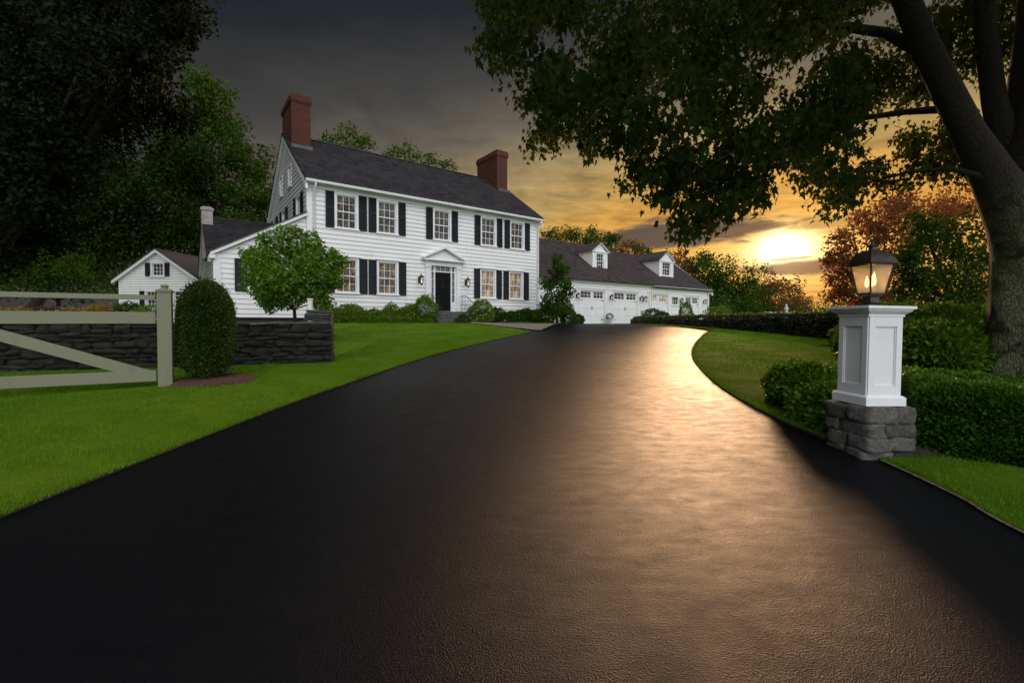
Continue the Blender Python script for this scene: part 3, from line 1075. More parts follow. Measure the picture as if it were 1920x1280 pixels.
def window(parent, u, z, w, h, loc_of, rz, room, cols=3, rows=2, casing=.10, head=False, blind=0.0, double=True, name='window'):
    """a double-hung sash window with its bottom middle at u, z; built facing -y"""
    lx, ly, lz = loc_of(u, z)
    c = casing
    mb = MB()
    mb.box(-w / 2 - c, -w / 2, -.055, .12, -.02, h + c)
    mb.box(w / 2, w / 2 + c, -.055, .12, -.02, h + c)
    mb.box(-w / 2, w / 2, -.053, .12, h, h + c - .003)
    if head:
        mb.box(-w / 2 - c - .06, w / 2 + c + .06, -.13, .02, h + c, h + c + .05)
        mb.box(-w / 2 - c - .02, w / 2 + c + .02, -.08, .02, h + c + .05, h + c + .075)
    f = mb.build(name, MT['wtrim'], parent, loc=(lx, ly, lz), rz=rz)
    sl_ = MB().box(-w / 2 - c - .035, w / 2 + c + .035, -.10, .12, -.075, -.02).build('sill', MT['wtrim'], f)
    sh = MB(); s = .045; mt = .020
    panes = [(0, h / 2 + s / 2, .045), (h / 2 - s / 2, h, .010)] if double else [(0, h, .02)]
    for (a, b, y) in panes:
        sh.box(-w / 2, -w / 2 + s, y, y + .034, a, b); sh.box(w / 2 - s, w / 2, y, y + .034, a, b)
        sh.box(-w / 2 + s, w / 2 - s, y + .001, y + .033, a, a + s); sh.box(-w / 2 + s, w / 2 - s, y + .001, y + .033, b - s, b)
        for i in range(1, cols):
            xx = -w / 2 + s + (w - 2 * s) * i / cols
            sh.box(xx - mt / 2, xx + mt / 2, y + .004, y + .026, a + s, b - s)
        for i in range(1, rows):
            q = a + s + (b - a - 2 * s) * i / rows
            sh.box(-w / 2 + s, w / 2 - s, y + .006, y + .024, q - mt / 2, q + mt / 2)
    sh.build('sash', MT['wtrim'], f)
    g = MB()
    for (a, b, y) in panes:
        g.add([(-w / 2 + s, y + .015, a + s), (w / 2 - s, y + .015, a + s), (w / 2 - s, y + .015, b - s), (-w / 2 + s, y + .015, b - s)], [(0, 1, 2, 3)])
    g.build('pane', MT['glass'], f)
    # the room behind: gathered curtains
    r_ = MB()
    n = 26; vs = []
    for i in range(n + 1):
        x = -w / 2 - .02 + (w + .04) * i / n
        yo = .20 + .018 * math.sin(i * 1.9) + .03 * (abs(i - n / 2) / (n / 2) < .35)
        vs += [(x, yo, -.03), (x, yo, h + .03)]
    r_.add(vs, [(2 * i, 2 * i + 2, 2 * i + 3, 2 * i + 1) for i in range(n)])
    r_.box(-w / 2 - .06, -w / 2 - .03, .10, .26, -.06, h + .06); r_.box(w / 2 + .03, w / 2 + .06, .10, .26, -.06, h + .06)
    r_.box(-w / 2 - .03, w / 2 + .03, .12, .26, h + .031, h + .06); r_.box(-w / 2 - .03, w / 2 + .03, .12, .26, -.06, -.031)
    r_.build('curtain', MT[room], f)
    return f


def shutter(parent, u, z, w, h, loc_of, rz):
    lx, ly, lz = loc_of(u, z)
    mb = MB(); y0, y1 = -.085, -.046; f = .055
    mb.box(-w / 2, -w / 2 + f, y0, y1, 0, h); mb.box(w / 2 - f, w / 2, y0, y1, 0, h)
    zs = [0, h * .52, h - f * 1.1]
    for q in zs: mb.box(-w / 2 + f, w / 2 - f, y0 + .001, y1 - .001, q, q + f * 1.1)
    for a, b in ((zs[0] + f * 1.1, zs[1]), (zs[1] + f * 1.1, zs[2])):
        n = max(4, int((b - a) / .055)); st = (b - a) / n
        for i in range(n):
            zz_ = a + st * i
            mb.add([(-w / 2 + f, y0 + .006, zz_), (w / 2 - f, y0 + .006, zz_), (w / 2 - f, y1 - .004, zz_ + st * 1.1), (-w / 2 + f, y1 - .004, zz_ + st * 1.1)], [(0, 1, 2, 3)])
    return mb.build('shutter', MT['shutter'], parent, loc=(lx, ly, lz), rz=rz)


def wall_lantern(parent, x, y, z, s=1.0, name='wall_lantern', bulb='offbulb'):
    mb = MB()
    mb.box(-.045 * s, .045 * s, -.03, -.004, .0, .22 * s)
    mb.tube([(0, -.02, .17 * s), (0, -.10 * s, .27 * s), (0, -.17 * s, .30 * s), (0, -.17 * s, .26 * s)], .011 * s, 6)
    mb.lathe([(.012 * s, .27 * s), (.03 * s, .25 * s), (.085 * s, .19 * s), (.085 * s, .18 * s)], (0, -.17 * s, 0), 8)
    mb.lathe([(.05 * s, -.03 * s), (.055 * s, -.015 * s), (.03 * s, -.05 * s), (.008 * s, -.09 * s)], (0, -.17 * s, 0), 8)
    for k in range(4):
        a = math.pi / 4 + k * math.pi / 2
        mb.bar((.075 * s * math.cos(a), -.17 * s + .075 * s * math.sin(a), .18 * s), (.05 * s * math.cos(a), -.17 * s + .05 * s * math.sin(a), -.02 * s), .010 * s, .010 * s, (0.3, 0.1, 0))
    o = mb.build(name, MT['iron'], parent, loc=(x, y, z))
    MB().lathe([(.045 * s, -.01), (.068 * s, .175 * s)], (0, -.17 * s, 0), 8).build('glass', MT['glass'], o)
    MB().lathe([(.010 * s, .0), (.014 * s, .05 * s), (.004 * s, .10 * s)], (0, -.17 * s, 0), 6).build('bulb', MT[bulb], o)
    return o


m, T_ = new_mat('glowing_bulb')
T_['b'].inputs['Base Color'].default_value = (1, .7, .35, 1)
T_['b'].inputs['Emission Color'].default_value = (1.0, .58, .22, 1)
T_['b'].inputs['Emission Strength'].default_value = 5.0
MT['bulb'] = m
m2_ = m.copy(); m2_.name = 'dim_bulb'; m2_.node_tree.nodes['Principled BSDF'].inputs['Emission Strength'].default_value = 2.2
MT['dimbulb'] = m2_
m2_ = m.copy(); m2_.name = 'unlit_bulb'; m2_.node_tree.nodes['Principled BSDF'].inputs['Emission Strength'].default_value = 0.0
MT['offbulb'] = m2_


def roof_slab(mb, x0, x1, ye, ze, yr, zr, t=.07):
    """one roof slope from the eave (ye, ze) up to the ridge (yr, zr), in courses that step like shingles"""
    Ls = math.hypot(yr - ye, zr - ze); n = max(2, int(Ls / .155))
    dy, dz = (yr - ye) / n, (zr - ze) / n
    ny, nz = -(zr - ze) / Ls, (yr - ye) / Ls
    if nz < 0: ny, nz = -ny, -nz
    for i in range(n):
        a = (ye + dy * i, ze + dz * i); b = (ye + dy * (i + 1), ze + dz * (i + 1))
        o0 = .032; o1 = .004
        p = [(x0, a[0] + ny * o0, a[1] + nz * o0), (x1, a[0] + ny * o0, a[1] + nz * o0), (x1, b[0] + ny * o1, b[1] + nz * o1), (x0, b[0] + ny * o1, b[1] + nz * o1)]
        mb.add(p, [(0, 1, 2, 3)])
        mb.add([(x0, a[0], a[1]), (x1, a[0], a[1]), p[1], p[0]], [(0, 1, 2, 3)])
    # underside and ends
    q = [(x0, ye, ze), (x1, ye, ze), (x1, yr, zr), (x0, yr, zr)]
    w = [(a, b - ny * t, c - nz * t) for a, b, c in q]
    mb.add(q + w, [(4, 7, 6, 5), (0, 1, 5, 4), (1, 2, 6, 5), (3, 0, 4, 7), (2, 3, 7, 6)])


fr = lambda u, off, z: (u, -off, z)

# ------------------------------------------------------------------ main house
L_, D_, EV, RG = 13.05, 9.2, 6.25, 9.66
house = thing('colonial_house', 'large two-storey white clapboard house with black shutters and two brick chimneys', 'house', (HO[0], HO[1], GZ), TH)
UPW = [(tof(651), .88), (tof(727), .88), (tof(829), .88), (tof(915.5), .88), (tof(969), .88)]
LOW = [(tof(651), .90), (tof(727), .90), (tof(914.5), .88), (tof(967), .88)]
zu0, zu1 = 4.34, 5.82
zl0, zl1 = 1.42, 2.92
DC, DW = 6.60, 1.34
wall = MB()
holes = [(t - w / 2, t + w / 2, zu0, zu1) for t, w in UPW] + [(t - w / 2, t + w / 2, zl0, zl1) for t, w in LOW] + [(DC - DW / 2, DC + DW / 2, .0, 2.98)]
siding(wall, lambda z: (0, L_), .25, EV - .3, holes, fr)
# gable walls
pit = (RG - EV) / (D_ / 2)
GW = [(1.55, 4.34, 5.82), (4.95, 4.34, 5.82), (7.6, 4.34, 5.82)]
GW2 = [(3.5, 6.75, 7.75), (5.7, 6.75, 7.75)]
gh = [(b - .44, b + .44, z0, z1) for b, z0, z1 in GW] + [(b - .3, b + .3, z0, z1) for b, z0, z1 in GW2]
def gr(z):
    if z <= EV: return (0, D_)
    k = (z - EV) / pit
    return (k, max(k + .01, D_ - k))
siding(wall, gr, .25, RG - .1, gh, lambda u, off, z: (-off, u, z))
siding(wall, gr, .25, RG - .1, [], lambda u, off, z: (L_ + off, u, z))
siding(wall, lambda z: (0, L_), .25, EV - .3, [], lambda u, off, z: (u, D_ + off, z))
# clapboard butt joints
wall.build('wall', MT['siding'], house)
found = MB().box(.02, L_ - .02, .03, D_ - .02, -1.0, .25)
found.build('foundation', MT['stone2'], house)
MB().box(-.045, .17, -.045, .004, .33, EV - .33).box(-.046, .0, .004, .17, .33, EV - .02).build('corner_board', MT['trim'], house)
MB().box(L_ - .17, L_ + .045, -.045, .004, .33, EV - .33).box(L_, L_ + .046, .004, .17, .33, EV - .02).build('corner_board', MT['trim'], house)
MB().box(-.046, .0, D_ - .17, D_ + .045, .25, EV - .02).build('corner_board', MT['trim'], house)
MB().box(L_, L_ + .046, D_ - .17, D_ + .045, .25, EV - .02).build('corner_board', MT['trim'], house)
MB().box(-.04, L_ + .04, -.035, .06, .20, .329).box(-.04, .003, .06, D_, .20, .329).build('water_table', MT['trim'], house)
cor = MB()
cor.box(-.06, L_ + .06, -.075, .02, EV - .33, EV - .10)
cor.box(-.12, L_ + .12, -.20, -.0755, EV - .17, EV - .06)
cor.box(-.16, L_ + .16, -.34, -.0, EV - .06, EV - .035)
cor.box(-.16, L_ + .16, D_, D_ + .34, EV - .10, EV - .035)
# rake boards on the gables
for x0, x1 in ((-.15, -.035), (L_ + .035, L_ + .15)):
    for (ya, yb) in ((-.30, D_ / 2), (D_ + .30, D_ / 2)):
        za, zb_ = EV - .30 * pit, RG
        cor.add([(x0, ya, za - .24), (x1, ya, za - .24), (x1, ya, za - .02), (x0, ya, za - .02), (x0, yb, zb_ - .24), (x1, yb, zb_ - .24), (x1, yb, zb_ - .02), (x0, yb, zb_ - .02)],
                [(0, 1, 2, 3), (4, 7, 6, 5), (0, 4, 5, 1), (1, 5, 6, 2), (2, 6, 7, 3), (3, 7, 4, 0)])
cor.build('cornice', MT['trim'], house)
gut = MB()
gut.poly_prism([(-.45, EV - .16), (-.345, EV - .18), (-.345, EV - .06), (-.47, EV - .06)], 0, 1)
gv = np.concatenate(gut.v); gv = np.column_stack([-.15 + gv[:, 1] * (L_ + .3), gv[:, 0], gv[:, 2]])
gut = MB().add(gv, gut.f)
gut.build('gutter', MT['trim'], house)
for x in (.26, L_ - .08):
    MB().tube([(x, -.40, EV - .16), (x, -.36, EV - .28), (x, -.10, EV - .50), (x, -.095, .5), (x, -.2, .3)], .042, 8).build('downspout', MT['trim'], house, smooth=True)
roof = MB()
roof_slab(roof, -.17, L_ + .17, -.40, EV - .40 * pit + .26 * .0 + .28, D_ / 2, RG + .02)
roof_slab(roof, -.17, L_ + .17, D_ + .40, EV - .40 * pit + .28, D_ / 2, RG + .02)
rf = roof.build('roof', MT['roof'], house)
MB().bar((-.17, D_ / 2, RG + .03), (L_ + .17, D_ / 2, RG + .03), .26, .035).build('ridge_cap', MT['roof'], rf)


def chimney(parent, x0, x1, y0, y1, zb, zt, mat='brick', flue=True):
    mb = MB(); mb.box(x0, x1, y0, y1, zb, zt - .42)
    mb.box(x0 - .03, x1 + .03, y0 - .03, y1 + .03, zt - .42, zt - .34)
    mb.box(x0 - .06, x1 + .06, y0 - .06, y1 + .06, zt - .34, zt - .10)
    mb.box(x0 - .02, x1 + .02, y0 - .02, y1 + .02, zt - .10, zt)
    if flue:
        mb.box((x0 + x1) / 2 - .2, (x0 + x1) / 2 + .2, y0 + .3, y0 + .75, zt, zt + .16)
        mb.box((x0 + x1) / 2 - .2, (x0 + x1) / 2 + .2, y1 - .8, y1 - .4, zt, zt + .10)
    o = mb.build('chimney', MT[mat], parent, bevel=.006)
    fl = MB()
    zr = lambda y: EV + min(y, D_ - y) * pit
    fl.box(x0 - .05, x1 + .05, y0 - .22, y0 - .004, zr(y0) - .08, zr(y0) + .12)
    if mat == 'brick': fl.build('flashing', MT['lead'], o)
    return o


chimney(rf, .02, .90, 3.2, 5.45, 8.0, 11.28)
chimney(rf, 12.2, 13.02, 3.1, 5.5, 8.0, 11.2)
loc_f = lambda u, z: (u, 0, z)
loc_g = lambda u, z: (0, u, z)
random.seed(3)
for i, (t, w) in enumerate(UPW):
    window(house, t, zu0, w, zu1 - zu0, loc_f, 0, 'room_dim')
    for s in (-1, 1): shutter(house, t + s * (w / 2 + .10 + .195), zu0 - .05, .375, zu1 - zu0 + .13, loc_f, 0)
for i, (t, w) in enumerate(LOW):
    window(house, t, zl0, w, zl1 - zl0, loc_f, 0, 'room_amber' if i < 2 else 'room_warm', head=True)
    for s in (-1, 1): shutter(house, t + s * (w / 2 + .10 + .195), zl0 - .05, .375, zl1 - zl0 + .13, loc_f, 0)
RG_ = -math.pi / 2
for b, z0, z1 in GW:
    window(house, b, z0, .88, z1 - z0, loc_g, RG_, 'room_dim')
    for s in (-1, 1): shutter(house, b + s * .75, z0 - .05, .40, z1 - z0 + .12, loc_g, RG_)
for b, z0, z1 in GW2:
    window(house, b, z0, .60, z1 - z0, loc_g, RG_, 'room_dim', rows=2)
# entrance
dr = MB(); dw = .92
dr.box(-dw / 2, dw / 2, .05, .10, 0, 1.98)
for sx in (-1, 1):
    for za, zb_ in ((.16, .72), (.84, 1.36), (1.48, 1.84)):
        dr.box(sx * .22 - .15, sx * .22 + .15, .038, .051, za, zb_)
door = dr.build('front_door', MT['door'], house, bevel=.004, loc=(DC, 0, .66))
MB().tube([(.36, .03, .95), (.36, -.01, .95)], [.02, .028], 8).build('door_knob', MT['bronze'], door)
MB().box(-.03, .03, .02, .037, 1.42, 1.47).box(-.02, .02, .0, .0365, 1.2, 1.35).build('knocker', MT['bronze'], door)
sr = MB()
z0 = .62
for s in (-1, 1):
    # pilasters: plinth, shaft, capital
    cx = DC + s * .90
    sr.box(cx - .15, cx + .15, -.13, .01, z0 - .1, z0 + .2)
    sr.box(cx - .125, cx + .125, -.10, .01, z0 + .2, 2.86)
    sr.box(cx - .155, cx + .155, -.14, .01, 2.86, 2.95)
    # mullions beside the door
    mx_ = DC + s * (dw / 2 + .035)
    sr.box(mx_ - .034, mx_ + .034, -.02, .12, z0, 2.94)
    sr.box(DC + s * .735 - .045, DC + s * .735 + .045, -.03, .12, z0, 2.94)
    # panel under each side light
    a, b = sorted((DC + s * .53, DC + s * .69))
    sr.box(a, b, .02, .10, z0, z0 + .5)
sr.box(DC - .70, DC + .70, -.015, .12, 2.645, 2.70)
sr.box(DC - 1.07, DC + 1.07, -.11, .02, 2.955, 3.20)
sr.box(DC - 1.20, DC + 1.20, -.30, .02, 3.20, 3.27)
sr.poly_prism([(DC - 1.05, 3.27), (DC + 1.05, 3.27), (DC, 3.80)], -.09, .02)
for s in (-1, 1):
    p = [(DC + s * 1.24, 3.27), (DC + s * 1.24, 3.35), (DC, 3.98), (DC, 3.86)]
    sr.poly_prism(p if s > 0 else p[::-1], -.31, .02)
sr.box(DC - .75, DC + .75, -.02, .14, z0 - .05, z0)
sr.build('door_surround', MT['trim'], house, bevel=.004)
tr_ = MB().box(DC - .69, DC + .69, .052, .056, 2.70, 2.94).build('transom', MT['glass'], house)
for i in range(1, 5):
    x = DC - .69 + 1.38 * i / 5
    MB().box(x - .011, x + .011, .02, .05, 2.70, 2.95).build('muntin', MT['wtrim'], tr_)
for s in (-1, 1):
    a, b = sorted((DC + s * .53, DC + s * .69))
    sd_ = MB().box(a, b, .052, .056, z0 + .5, 2.645).build('side_light', MT['glass'], house)
    for k in range(1, 4):
        z = z0 + .5 + (2.645 - z0 - .5) * k / 4
        MB().box(a, b, .02, .05, z - .01, z + .01).build('muntin', MT['wtrim'], sd_)
MB().box(DC - .72, DC + .72, .16, .18, z0, 2.98).build('curtain', MT['room_dim'], tr_)
stp = MB()
for k in range(4):
    stp.box(DC - 1.05 + .0 * k, DC + 1.05, -.62 - .30 * (3 - k), .0, -.4 + k * .001, .15 * (k + 1) - .0)
stp = MB()
for k in range(4):
    y1 = -.62 - .30 * (3 - k)
    stp.box(DC - 1.05, DC + 1.05, y1, y1 + .30 if k < 3 else -.06, -.4, .15 * (k + 1) - .04)
    stp.box(DC - 1.08, DC + 1.08, y1 - .03, y1 + .30 if k < 3 else -.06, .15 * (k + 1) - .04, .15 * (k + 1) + .0)
stp.build('front_steps', MT['step'], house, bevel=.006)
for s in (-1, 1):
    r_ = MB(); x = DC + s * 1.0
    top = [(x, -.15, 1.45), (x, -.62, 1.45), (x, -1.05, 1.22), (x, -1.45, .98), (x + s * .05, -1.62, .98), (x + s * .10, -1.66, 1.06), (x + s * .06, -1.56, 1.10)]
    r_.tube(top, .016, 6)
    for j in range(9):
        yy = -.15 - j * .16
        zt = 1.45 if yy > -.62 else 1.45 - (abs(yy) - .62) * .57
        st_ = .60 if yy > -.62 else .60 - .15 * math.ceil((abs(yy) - .62) / .30)
        r_.tube([(x, yy, st_), (x, yy, zt)], .008, 5)
        if j % 2 and j < 8:
            cc = (st_ + zt) / 2
            r_.tube([(x, yy + .08 * math.cos(a), cc + .10 * math.sin(a)) for a in np.linspace(0, 6.28, 10)], .006, 4, cap=False)
    r_.build('railing', MT['iron'], house, smooth=True)
wall_lantern(house, tof(786), -.03, 2.02, 1.5, bulb='dimbulb')
wall_lantern(house, tof(873), -.03, 2.02, 1.5, bulb='dimbulb')

# ------------------------------------------------------------------ side wing of the house (left)
wing = thing('side_wing', 'low white clapboard wing with dark roof on the left side of the big house', 'house wing', (HO[0], HO[1], GZ), TH)
X0, X1 = -3.42, -.05
ev, tp = 2.78, 4.70
sl_w = (tp - ev) / (X1 - X0)
w = MB()
WH = [(tof(493) - .45, tof(493) + .45, 1.35, 2.55)]
siding(w, lambda z: (X0 if z <= ev else X0 + (z - ev) / sl_w, X1), .25, tp - .03, WH, lambda u, off, z: (u, .06 - off, z))
BW = 9.0
siding(w, lambda z: (.06, BW), .25, ev, [], lambda u, off, z: (X0 - off, u, z))
rid_b, rid_z = 5.2, 5.1
siding(w, lambda z: (1.5 + (z - ev) / (rid_z - ev) * (rid_b - 1.5), 8.9 - (z - ev) / (rid_z - ev) * (8.9 - rid_b)), ev, rid_z - .05, [], lambda u, off, z: (X0 - off, u, z))
w.build('wall', MT['siding'], wing)
MB().box(X0 + .02, X1, .09, BW - .02, -1.2, .25).build('foundation', MT['gap'], wing)
w = MB()
def rake(mb, x0, z0_, x1, z1_, y0, y1, t=.20):
    mb.poly_prism([(x0, z0_ - t), (x1, z1_ - t), (x1, z1_), (x0, z0_)], y0, y1)
rake(w, X0 - .16, ev - .16 * sl_w + .10, X1 + .0, tp + .10, -.16, -.02, .14)
w.box(X0 - .05, X0 + .20, .0, .058, .2, ev - .02)
w.box(X0 - .05, X0 - .001, .06, .25, .2, ev - .02)
w.box(X0 - .20, X0 + .02, -.16, -.01, ev - .24, ev - .10)
# rake on the far end gable
for (ya, yb) in ((1.3, rid_b), (9.1, rid_b)):
    za = ev - .05
    w.add([(X0 - .16, ya, za - .18), (X0 - .04, ya, za - .18), (X0 - .04, ya, za + .05), (X0 - .16, ya, za + .05), (X0 - .16, yb, rid_z - .15), (X0 - .04, yb, rid_z - .15), (X0 - .04, yb, rid_z + .05), (X0 - .16, yb, rid_z + .05)],
          [(0, 1, 2, 3), (4, 7, 6, 5), (0, 4, 5, 1), (1, 5, 6, 2), (2, 6, 7, 3), (3, 7, 4, 0)])
w.build('cornice', MT['trim'], wing)
w = MB()
# lean-to roof (rises towards the house) and the main roof of the wing
Lr = math.hypot(X1 - X0 + .3, tp - ev)
xa, za = X0 - .18, ev - .18 * sl_w + .10
w.add([(xa, -.20, za), (X1, -.20, tp + .10), (X1, 3.6, tp + .10), (xa, 3.6, za), (xa, -.20, za + .05), (X1, -.20, tp + .15), (X1, 3.6, tp + .15), (xa, 3.6, za + .05)],
      [(0, 3, 2, 1), (4, 5, 6, 7), (0, 1, 5, 4), (1, 2, 6, 5), (2, 3, 7, 6), (3, 0, 4, 7)])
roof_slab(w, X0 - .2, X1, 1.3, ev + .06, rid_b, rid_z + .08)
roof_slab(w, X0 - .2, X1, 9.1, ev + .06, rid_b, rid_z + .08)
wr = w.build('roof', MT['roof'], wing)
cb = MB()
cx0, cx1 = X0 - .22, X0 + .22
cb.box(cx0, cx1, 4.2, 4.8, 3.0, 5.25); cb.box(cx0 - .04, cx1 + .04, 4.16, 4.84, 5.25, 5.36); cb.box(cx0 + .04, cx1 - .04, 4.24, 4.76, 5.36, 5.42)
cb.build('chimney', MT['brickw'], wr)
window(wing, tof(493), 1.35, .90, 1.2, lambda u, z: (u, .06, z), 0, 'room_dim')
for s in (-1, 1): shutter(wing, tof(493) + s * .77, 1.30, .42, 1.32, lambda u, z: (u, .06, z), 0)

# ------------------------------------------------------------------ garage
gb = 1.0
garage = thing('garage', 'long low white garage with brown roof, two dormers and white doors', 'garage', hp(0, gb, 1.39), TH)
GZ0 = 1.39
tg = lambda px, b=gb: tof(px, b)
zg = lambda px, py, b=gb: zof(px, py, b) + GZ - GZ0
XA, XM, XB = 13.12, 25.4, 33.75
ge = 3.02; gr_b, gr_z = 4.5, 6.52
gp = (gr_z - ge) / gr_b
doors = [(tg(1087), tg(1133), 0.0, 2.32), (tg(1150), tg(1194), 0.0, 2.32), (tg(1215), tg(1252), 0.0, 2.32), (tg(1284), tg(1309), 0.0, 2.25)]
smallw = (tg(1259), tg(1271), 1.55, 2.2)
w = MB()
siding(w, lambda z: (XA, XB), .0, ge - .2, [(a, b, c - .01, d_) for a, b, c, d_ in doors] + [smallw], fr)
def gg(z):
    if z <= ge: return (0, 9)
    k = (z - ge) / gp
    return (k, max(k + .01, 9 - k))
siding(w, gg, 0, gr_z - .35, [], lambda u, off, z: (XB + off, u, z))
siding(w, gg, 0, gr_z - .1, [], lambda u, off, z: (XA - off, u, z))
w.build('wall', MT['siding'], garage)
w = MB()
w.box(XB - .18, XB + .045, -.045, .0, 0, ge - .2)
w.box(XM - .16, XM + .02, -.045, .004, 0, ge - .2)
w.box(XA, XB + .1, -.06, .02, ge - .22, ge - .08)
w.box(XA, XM - .1, -.30, -.0, ge - .08, ge - .02)
w.box(XM - .09, XB + .22, -.28, -.0, ge - .12, ge - .05)
for (ya, yb) in ((-.32, gr_b), (9.32, gr_b)):
    za = ge - .32 * gp - .12
    x0, x1 = XB + .04, XB + .20
    w.add([(x0, ya, za - .16), (x1, ya, za - .16), (x1, ya, za + .05), (x0, ya, za + .05), (x0, yb, gr_z - .43), (x1, yb, gr_z - .43), (x1, yb, gr_z - .22), (x0, yb, gr_z - .22)],
          [(0, 1, 2, 3), (4, 7, 6, 5), (0, 4, 5, 1), (1, 5, 6, 2), (2, 6, 7, 3), (3, 7, 4, 0)])
for a, b, c, d_ in doors:
    w.box(a - .14, a, -.05, .10, 0, d_ + .13); w.box(b, b + .14, -.05, .10, 0, d_ + .13); w.box(a, b, -.049, .10, d_, d_ + .128)
    w.box(a - .2, b + .2, -.10, -.001, d_ + .13, d_ + .17)
w.tube([(XM + .08, -.30, ge - .1), (XM + .08, -.1, ge - .35), (XM + .08, -.095, .1)], .04, 8)
w.tube([(XB - .22, -.28, ge - .1), (XB - .22, -.1, ge - .35), (XB - .22, -.095, .1)], .04, 8)
w.build('trim', MT['trim'], garage)
w = MB()
roof_slab(w, XA - .1, XM, -.36, ge - .36 * gp + .26, gr_b, gr_z + .02)
roof_slab(w, XA - .1, XM, 9.36, ge - .36 * gp + .26, gr_b, gr_z + .02)
roof_slab(w, XM + .001, XB + .22, -.34, ge - .36 * gp + .14, gr_b, gr_z - .22)
roof_slab(w, XM + .001, XB + .22, 9.34, ge - .36 * gp + .14, gr_b, gr_z - .22)
grf = w.build('roof', MT['roof2'], garage)


def garage_door(a, b, h_, lit):
    wd = b - a
    mb = MB()
    n = 4
    for k in range(n):
        z0_, z1_ = h_ * k / n, h_ * (k + 1) / n - .012
        mb.box(-wd / 2, wd / 2, .06, .10, z0_, z1_)
    z3 = h_ * .75
    # carriage style boards and rails proud of the leaf
    for s in (-1, 1):
        x0, x1 = (-wd / 2 + .0, -.015) if s < 0 else (.015, wd / 2)
        for q in (0, h_ * .5 - .05, z3 - .06): mb.box(x0 + .10, x1 - .10, .042, .061, q, q + .10)
        mb.box(x0, x0 + .10, .041, .061, 0, h_ - .001); mb.box(x1 - .10, x1, .041, .061, 0, h_ - .001)
        for k in range(1, 5):
            xx = x0 + .1 + (x1 - x0 - .2) * k / 5
            mb.box(xx - .008, xx + .008, .052, .0615, .1, z3 - .07)
        mb.box(x0 + .10, x1 - .10, .043, .061, h_ - .09, h_ - .002)
    o = mb.build('garage_door', MT['trim'], garage, loc=((a + b) / 2, 0, .012))
    for s in (-1, 1):
        x0, x1 = (-wd / 2 + .10, -.115) if s < 0 else (.115, wd / 2 - .10)
        p = MB().box(x0 + .02, x1 - .02, .052, .0585, z3 + .07, h_ - .11)
        po = p.build('pane', MT['room_warm' if lit else 'room_dim'], o)
        q = MB()
        for k in range(0, 4):
            xx = x0 + .02 + (x1 - x0 - .04) * k / 3
            q.box(xx - .013, xx + .013, .040, .060, z3 + .05, h_ - .09)
        q.box(x0, x1, .041, .0605, (z3 + h_) / 2 - .03, (z3 + h_) / 2 - .008)
        q.build('muntin', MT['wtrim'], o)
    for s in (-1, 1):
        hd = MB()
        hd.box(s * .07 - .012, s * .07 + .012, .018, .040, h_ * .42, h_ * .52)
        hd.build('handle', MT['iron'], o)
        for z in (h_ * .12, h_ * .70):
            hd = MB().box(min(s * wd / 2, s * (wd / 2 - .30)), max(s * wd / 2, s * (wd / 2 - .30)), .034, .0405, z, z + .035)
            hd.build('strap_hinge', MT['iron'], o)
    return o


for i, (a, b, c, d_) in enumerate(doors): garage_door(a, b, d_, i == 2)
window(garage, (smallw[0] + smallw[1]) / 2, smallw[2], smallw[1] - smallw[0], smallw[3] - smallw[2], loc_f, 0, 'room_dim', double=False, casing=.07)
for px in (1080, 1143, 1199, 1206, 1274, 1318):
    wall_lantern(garage, tg(px), -.03, 1.75, 1.35)


